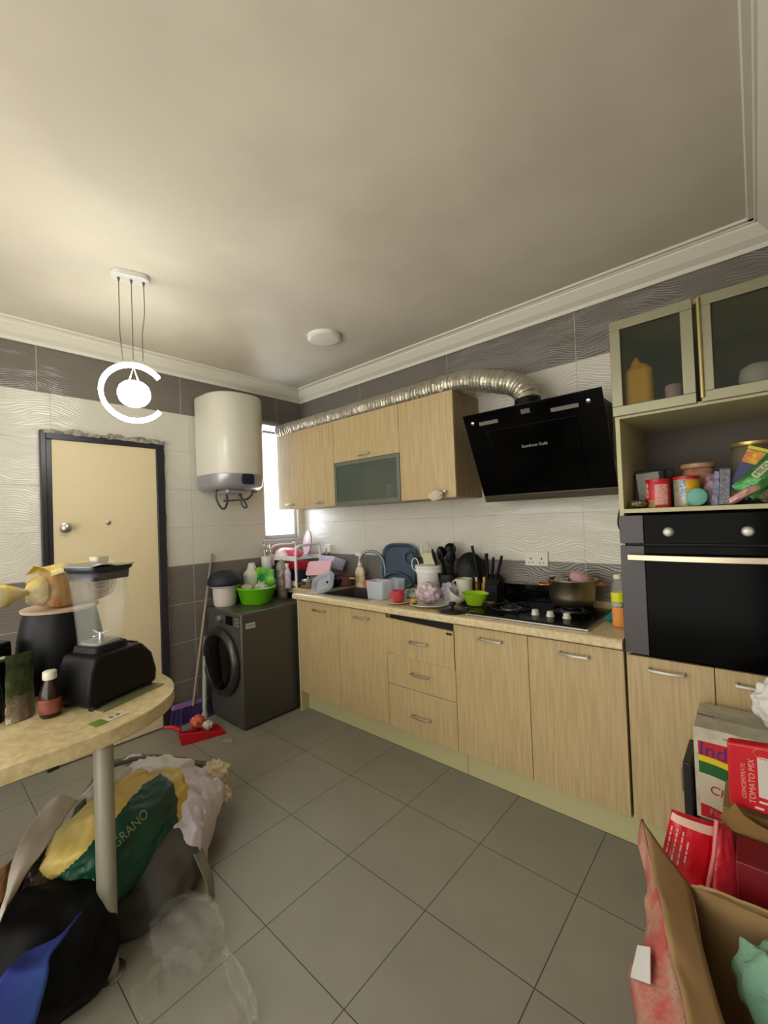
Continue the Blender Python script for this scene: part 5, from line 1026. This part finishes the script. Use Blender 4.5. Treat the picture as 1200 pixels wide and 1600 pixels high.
solo('plastic_bag', 'dark plum and clear crumpled plastic bag left of the rice sack', 'plastic bag', blob((1.52, -2.36, .27), (.16, .06, .10), sub=5, amp=.2, freq=3, mode='film', seed=53, crease=.4, cf=5, rotz=-.4), mat('plum_plastic', (60, 44, 44), .3, col2=(40, 34, 32), scale=9, bump=.5), smooth=True)
# black bag with a blue one on it
solo('bin_bag', 'big black bag slumped on the floor in front of the bar leg', 'bag', blob((1.60, -2.42, .145), (.25, .17, .215), sub=6, amp=.16, freq=2, seed=60, crease=.08, cf=3, floor=.002, rotz=.75, e=2.3), mat('black_bag', (7, 7, 8), .6, var=.1, spec=.2), smooth=True)
blue = drape([[(1.767, -2.305, 0.3), (1.776, -2.317, 0.3)], [(1.859, -2.363, 0.33), (1.851, -2.375, 0.33)], [(1.898, -2.406, 0.33), (1.837, -2.452, 0.33)], [(1.926, -2.417, 0.3), (1.876, -2.497, 0.34)], [(1.906, -2.429, 0.22), (1.869, -2.534, 0.3)], [(1.843, -2.443, 0.1), (1.793, -2.554, 0.18)]], n=10, amp=.008, cf=8, seed=14)
solo('sleeve', 'deep blue cloth lying over the black bag in the lower left corner', 'cloth', blue, mat('royal_blue_cloth', (30, 42, 116), .8, col2=(28, 62, 120), scale=6), smooth=True, thick=.006)
# clear plastic bags on the floor
solo('plastic_bag', 'clear crumpled plastic bag on the floor beside the bar leg', 'plastic bag', blob((1.80, -2.00, .045), (.14, .11, .075), sub=5, amp=.3, freq=2.4, mode='film', seed=70, crease=.5, cf=4, floor=.002), mat('clear_film', (0, 0, 0)), smooth=True)
solo('plastic_bag', 'flat clear plastic bag on the floor tiles at the lower edge of the view', 'plastic bag', blob((2.05, -2.10, .02), (.22, .13, .035), sub=5, amp=.3, freq=2.6, mode='film', seed=71, crease=.6, cf=4, floor=.002), mat('thin_film', (190, 184, 172), .15, alpha=.07, var=.2, bump=.5, bscale=15), smooth=True)
solo('plastic_bag', 'twisted clear plastic wrapper catching light on the lower floor tiles', 'plastic bag', blob((2.10, -1.965, .025), (.13, .022, .03), sub=5, amp=.35, freq=3, mode='film', seed=72, crease=.6, cf=4, floor=.002, rotz=-.15), mat('clear_film', (0, 0, 0)), smooth=True)

# ------------------------------------------------------------------ cartons at the right
BX = .0
box_thing('crate', 'black crate under the red noodle carton, before the oven tower', 'crate', 3.225, 3.53, -.86, -.625, 0, .436, mat('black_crate', (20, 19, 20), .5))
cs = thing('tool_case', 'narrow black plastic case standing at the left of the noodle carton', 'case', (3.195, -.74, 0))
fin('case_body', MB().box(3.178, 3.206, -.84, -.64, 0, .60), mat('black_case', (30, 28, 28), .4), cs, bev=.006)
fin('latch', MB().box(3.168, 3.178, -.80, -.76, .47, .55), mat('grey_latch', (120, 114, 104), .35, .5), cs, bev=.003)
nc = thing('noodle_carton', 'red and white noodle carton with tape over its worn top', 'carton', (3.37, -.74, .436))
cx0, cx1, cy0, cy1, cz0, cz1 = 3.216, 3.535, -.86, -.625, .437, .745
wc_ = mat('pale_carton', (196, 192, 170), .7, col2=(178, 170, 146), scale=24)
redc = mat('carton_red', (186, 22, 34), .5, var=.05)
fin('carton_body', MB().box(cx0, cx1, cy0, cy1, cz0, cz1), wc_, nc, bev=.002)
fin('red_print', MB().box(cx0+.012, cx1-.01, cy0-.0012, cy0, cz0+.006, cz1-.045), redc, nc)
fin('tape_gap', MB().box(cx0+.004, cx1-.004, -.752, -.738, cz1+.0003, cz1+.0012), mat('torn_red_line', (120, 40, 40), .6, col2=(176, 120, 104), scale=50), nc)
fin('clear_tape', MB().box(cx0+.05, cx1-.02, -.77, -.70, cz1+.0013, cz1+.002), mat('packing_tape', (210, 204, 186), .2, alpha=.4), nc)
def band(r0, r1, m, nm, dz):
    mb = MB(); cxx, czz = cx0+.012, cz0-.12
    a0, a1 = math.radians(90), math.radians(52)
    P = [(cxx+.0+r1*math.cos(a0+(a1-a0)*i/14)*1.0, czz+r1*math.sin(a0+(a1-a0)*i/14)) for i in range(15)]+[(cxx+r0*math.cos(a0+(a1-a0)*i/14), czz+r0*math.sin(a0+(a1-a0)*i/14)) for i in range(14, -1, -1)]
    mb.prism([(x, z) for x, z in P], cy0-.0016-dz, cy0-.0012, 'y'); return fin(nm, mb, m, nc)
band(.315, .335, mat('yellow_print', (222, 196, 24), .5), 'yellow_arc', 0)
band(.275, .315, mat('green_print', (30, 96, 40), .5), 'green_arc', 0)
band(.17, .275, mat('cream_print', (204, 194, 170), .5), 'cream_field', 0)
text('lettering', 'Indomie', .062, (cx0+.115, cy0-.0022, cz1-.078), (PI/2, .06, 0), mat('blue_print', (52, 44, 130), .5), nc, sx=1.0)
text('lettering', 'Chicken', .040, (cx0+.105, cy0-.0024, cz0+.095), (PI/2, .18, 0), mat('dark_red_print', (170, 30, 36), .5), nc)
text('lettering', 'Flavour', .030, (cx0+.08, cy0-.0024, cz0+.026), (PI/2, .08, 0), mat('light_print', (206, 130, 120), .5), nc)
text('lettering', 'noodles', .012, (cx0+.10, cy0-.0008, cz1-.022), (PI/2, .03, 0), mat('blue_print', (0, 0, 0)), nc)
solo('plastic_bag', 'white plastic bag lying on top of the noodle carton', 'plastic bag', blob((3.46, -.735, .83), (.085, .06, .085), sub=5, amp=.22, freq=2.5, mode='film', seed=80, crease=.4, cf=4), mat('white_film', (222, 220, 214), .35), smooth=True)
# red sachet box with lettering
rp = thing('stock_cube_pack', 'glossy red packet with a white and blue name panel in front of the noodle carton', 'packet', (3.38, -1.03, .60))
m_ = MB(); m_.box(3.318, 3.475, -1.05, -1.01, .618, .80); 
for v in m_.bm.verts:
    if v.co.z > .7: v.co.z += (v.co.x-3.318)*.12
fin('packet_body', m_, mat('glossy_red', (204, 34, 44), .3, var=.03), rp, bev=.006)
fin('name_panel', MB().box(3.385, 3.44, -1.0518, -1.0505, .665, .78), mat('panel_white', (216, 206, 196), .5), rp)
text('lettering', 'EAISOO', .030, (3.418, -1.0526, .722), Matrix.Rotation(0, 3, 'Z') @ (Matrix.Rotation(PI/2, 3, 'X') @ Matrix.Rotation(-PI/2, 3, 'Z')), mat('navy_print', (40, 36, 86), .5), rp)
text('lettering', 'TOMATO MIX', .020, (3.372, -1.0516, .705), Matrix.Rotation(PI/2, 3, 'X') @ Matrix.Rotation(PI/2, 3, 'Z'), mat('pale_pink_print', (232, 170, 160), .5), rp)
text('lettering', 'CONCENTRATE', .014, (3.353, -1.0516, .70), Matrix.Rotation(PI/2, 3, 'X') @ Matrix.Rotation(PI/2, 3, 'Z'), mat('pale_pink_print', (0, 0, 0)), rp)
m_ = MB()
for i, (x, z) in enumerate(((3.385, .648), (3.41, .637), (3.375, .629))): m_.box(x, x+.02, -1.0515, -1.0505, z, z+.006)
fin('white_marks', m_, mat('panel_white', (0, 0, 0)), rp)
m_ = MB(); m_.tube([(3.40+.022*math.cos(a), -1.0515, .79+.014*math.sin(a)) for a in [2*PI*i/24 for i in range(20)]], .0016, 5); fin('orange_curl', m_, mat('orange_print', (226, 110, 50), .5), rp)
fin('support_box', MB().box(3.30, 3.53, -1.045, -.875, 0, .60), mat('brown_cardboard', (150, 116, 68), .8, var=.08, scale=6), thing('carton', 'brown cardboard carton under the glossy red packet', 'carton', (3.42, -.96, 0)), bev=.002)
m_ = MB(); zz_ = [(3.30, .605), (3.32, .63), (3.333, .652), (3.35, .625), (3.38, .61), (3.42, .60), (3.47, .597), (3.53, .592), (3.53, .56), (3.30, .57)]
m_.prism(zz_, -1.10, -1.094, 'y'); solo('torn_flap', 'torn brown cardboard flap below the glossy red packet', 'cardboard', m_, mat('torn_card', (140, 106, 58), .85, var=.1), bev=.001)
# two red packs
rk1 = thing('noodle_pack', 'red multipack with rows of white print leaning in the open box', 'pack', (3.23, -1.15, .40))
def quadpack(P, d, m, name, parent, bul=.012):
    mb = MB(); a, b, c, e = [Vector(p) for p in P]; n = (b-a).cross(e-a).normalized()
    if n.y > 0: n = -n
    for s_ in (-1, 1):
        mb.grid(lambda u, v: a.lerp(b, u).lerp(e.lerp(c, u), v)+n*(s_*d*(math.sin(PI*min(max(u, .0), 1))*math.sin(PI*v))**.25+.003*noise.noise(Vector((u*6, v*6, s_)))), 14, 14)
    return fin(name, mb, m, parent, smooth=True), n
rq = [(3.150, -1.17, .432), (3.262, -1.17, .395), (3.292, -1.12, .585), (3.186, -1.15, .600)]
o_, n_ = quadpack(rq, .026, mat('bright_red_film', (206, 22, 38), .3, var=.04, bump=.2), 'pack_body', rk1)
a, b, c, e = [Vector(p) for p in rq]
def onquad(u, v, h=.0275): return a.lerp(b, u).lerp(e.lerp(c, u), v)+n_*h
m_ = MB(); m_.grid(lambda u, v: onquad(.02+u*.96, .86+v*.13, .0275*(math.sin(PI*(.02+u*.96)))**.25*.93), 10, 2); fin('pale_top_band', m_, mat('pale_pink_film', (226, 186, 168), .4), rk1)
m_ = MB(); random.seed(7)
for k, (u0, v1) in enumerate(((.07, .80), (.20, .80), (.33, .78), (.46, .66))):
    v = v1
    while v > .12+.07*k:
        L = random.uniform(.05, .12); m_._f(m_._v([onquad(u0, v), onquad(u0+.035, v), onquad(u0+.035, v-L), onquad(u0, v-L)])); v -= L+.02
fin('printed_lines', m_, mat('pale_print_lines', (232, 176, 168), .5), rk1)
rk2 = thing('noodle_pack', 'red clear-wrapped pack standing to the right of the multipack', 'pack', (3.31, -1.14, .40))
rq2 = [(3.268, -1.20, .40), (3.352, -1.17, .372), (3.325, -1.09, .57), (3.286, -1.13, .60)]
quadpack(rq2, .02, mat('red_pink_film', (200, 26, 44), .25, col2=(214, 70, 80), scale=5, bump=.4), 'pack_body', rk2)
m_ = MB(); m_.tube([(3.262, -1.205, .405), (3.284, -1.165, .52), (3.292, -1.135, .605)], .006, 8); fin('seam', m_, mat('red_seam', (222, 120, 120), .3), rk2, smooth=True)
dk_ = thing('carton', 'dark red carton standing at the back of the open box', 'carton', (3.44, -1.13, 0))
fin('carton_body', MB().box(3.335, 3.545, -1.235, -1.115, .20, .575), mat('deep_red_carton', (128, 14, 24), .5, col2=(104, 12, 22), scale=6), dk_, bev=.003)
# open cardboard box
ob_ = thing('cardboard_box', 'large open cardboard box with its left flap folded out, in the lower right corner', 'cardboard box', (3.42, -1.6, 0))
kraft = mat('kraft_cardboard', (172, 138, 92), .8, var=.06, scale=5, stretch=(1, 1, 8))
def wallq(P, m, nm, th=.006, n=8, wob=.004, seed=0):
    a, b, c, d = [Vector(p) for p in P]; mb = MB()
    mb.grid(lambda u, v: a.lerp(b, u).lerp(d.lerp(c, u), v)+Vector((1, 1, 1))*wob*noise.noise(Vector((u*3+seed, v*3, 0))), n, n); return fin(nm, mb, m, ob_, smooth=True, thick=th)
wallq([(3.30, -1.29, .01), (3.545, -1.27, .01), (3.545, -1.27, .50), (3.241, -1.295, .50)], kraft, 'back_wall')
wallq([(3.30, -1.29, .01), (3.36, -1.95, .01), (3.375, -1.95, .50), (3.241, -1.299, .50)], kraft, 'left_wall', seed=3)
wallq([(3.545, -1.27, .01), (3.545, -1.95, .01), (3.545, -1.95, .50), (3.545, -1.27, .50)], kraft, 'right_wall')
wallq([(3.30, -1.29, .008), (3.545, -1.27, .008), (3.545, -1.95, .008), (3.36, -1.95, .008)], kraft, 'box_floor')
inn = [(3.241, -1.299, .50), (3.262, -1.40, .50), (3.293, -1.516, .50), (3.318, -1.60, .50), (3.345, -1.68, .50), (3.37, -1.80, .50)]
bnd = [(3.118, -1.203, .56), (3.161, -1.334, .54), (3.207, -1.474, .53), (3.236, -1.57, .52), (3.266, -1.656, .52), (3.30, -1.80, .52)]
out_ = [(3.102, -1.173, .545), (3.145, -1.338, .50), (3.158, -1.438, .46), (3.161, -1.511, .44), (3.158, -1.58, .42), (3.20, -1.74, .40)]
def strip3(A, B, nm, m, th, amp, n=6):
    A, B = spline(A, 6), spline(B, 6); mb = MB(); k = len(A)-1
    mb.grid(lambda u, v: A[round(u*k)].lerp(B[round(u*k)], v)+noise.noise_vector(A[round(u*k)]*14+Vector((v*2, 0, 0)))*amp*v, k, n); return fin(nm, mb, m, ob_, smooth=True, thick=th)
fl_ = strip3(inn, bnd, 'left_flap', kraft, .005, .004)
fl2 = strip3(bnd, out_, 'torn_printed_edge', mat('torn_red_print', (176, 84, 76), .55, col2=(172, 138, 116), scale=16, bump=.5), .003, .018)
m_ = MB(); A_, B_ = [Vector(out_[3]), Vector(out_[4])], [Vector(bnd[3]), Vector(bnd[4])]
m_.grid(lambda u, v: (A_[0].lerp(A_[1], u)).lerp(B_[0].lerp(B_[1], u), .04+.42*v)+Vector((-.006, 0, .016)), 4, 4); fin('white_wrap_patch', m_, mat('glossy_white_patch', (220, 216, 214), .25), ob_, thick=.002)
wallq([(3.241, -1.299, .503), (3.545, -1.275, .503), (3.40, -1.315, .535), (3.286, -1.325, .535)], kraft, 'back_flap')
fin('black_lining', blob((3.45, -1.62, .17), (.09, .30, .18), sub=5, amp=.12, freq=2.5, seed=90, crease=.15, floor=.015), mat('black_bag_lining', (10, 9, 10), .55, spec=.2), ob_, smooth=True)
solo('towel', 'mint green fluffy cloth lying in the open cardboard box', 'cloth', blob((3.415, -1.40, .43), (.08, .09, .075), sub=6, amp=.22, freq=2.0, seed=92, crease=.35, cf=3), mat('mint_fleece', (132, 178, 152), .95, var=.05, bump=.4, bscale=120), smooth=True)
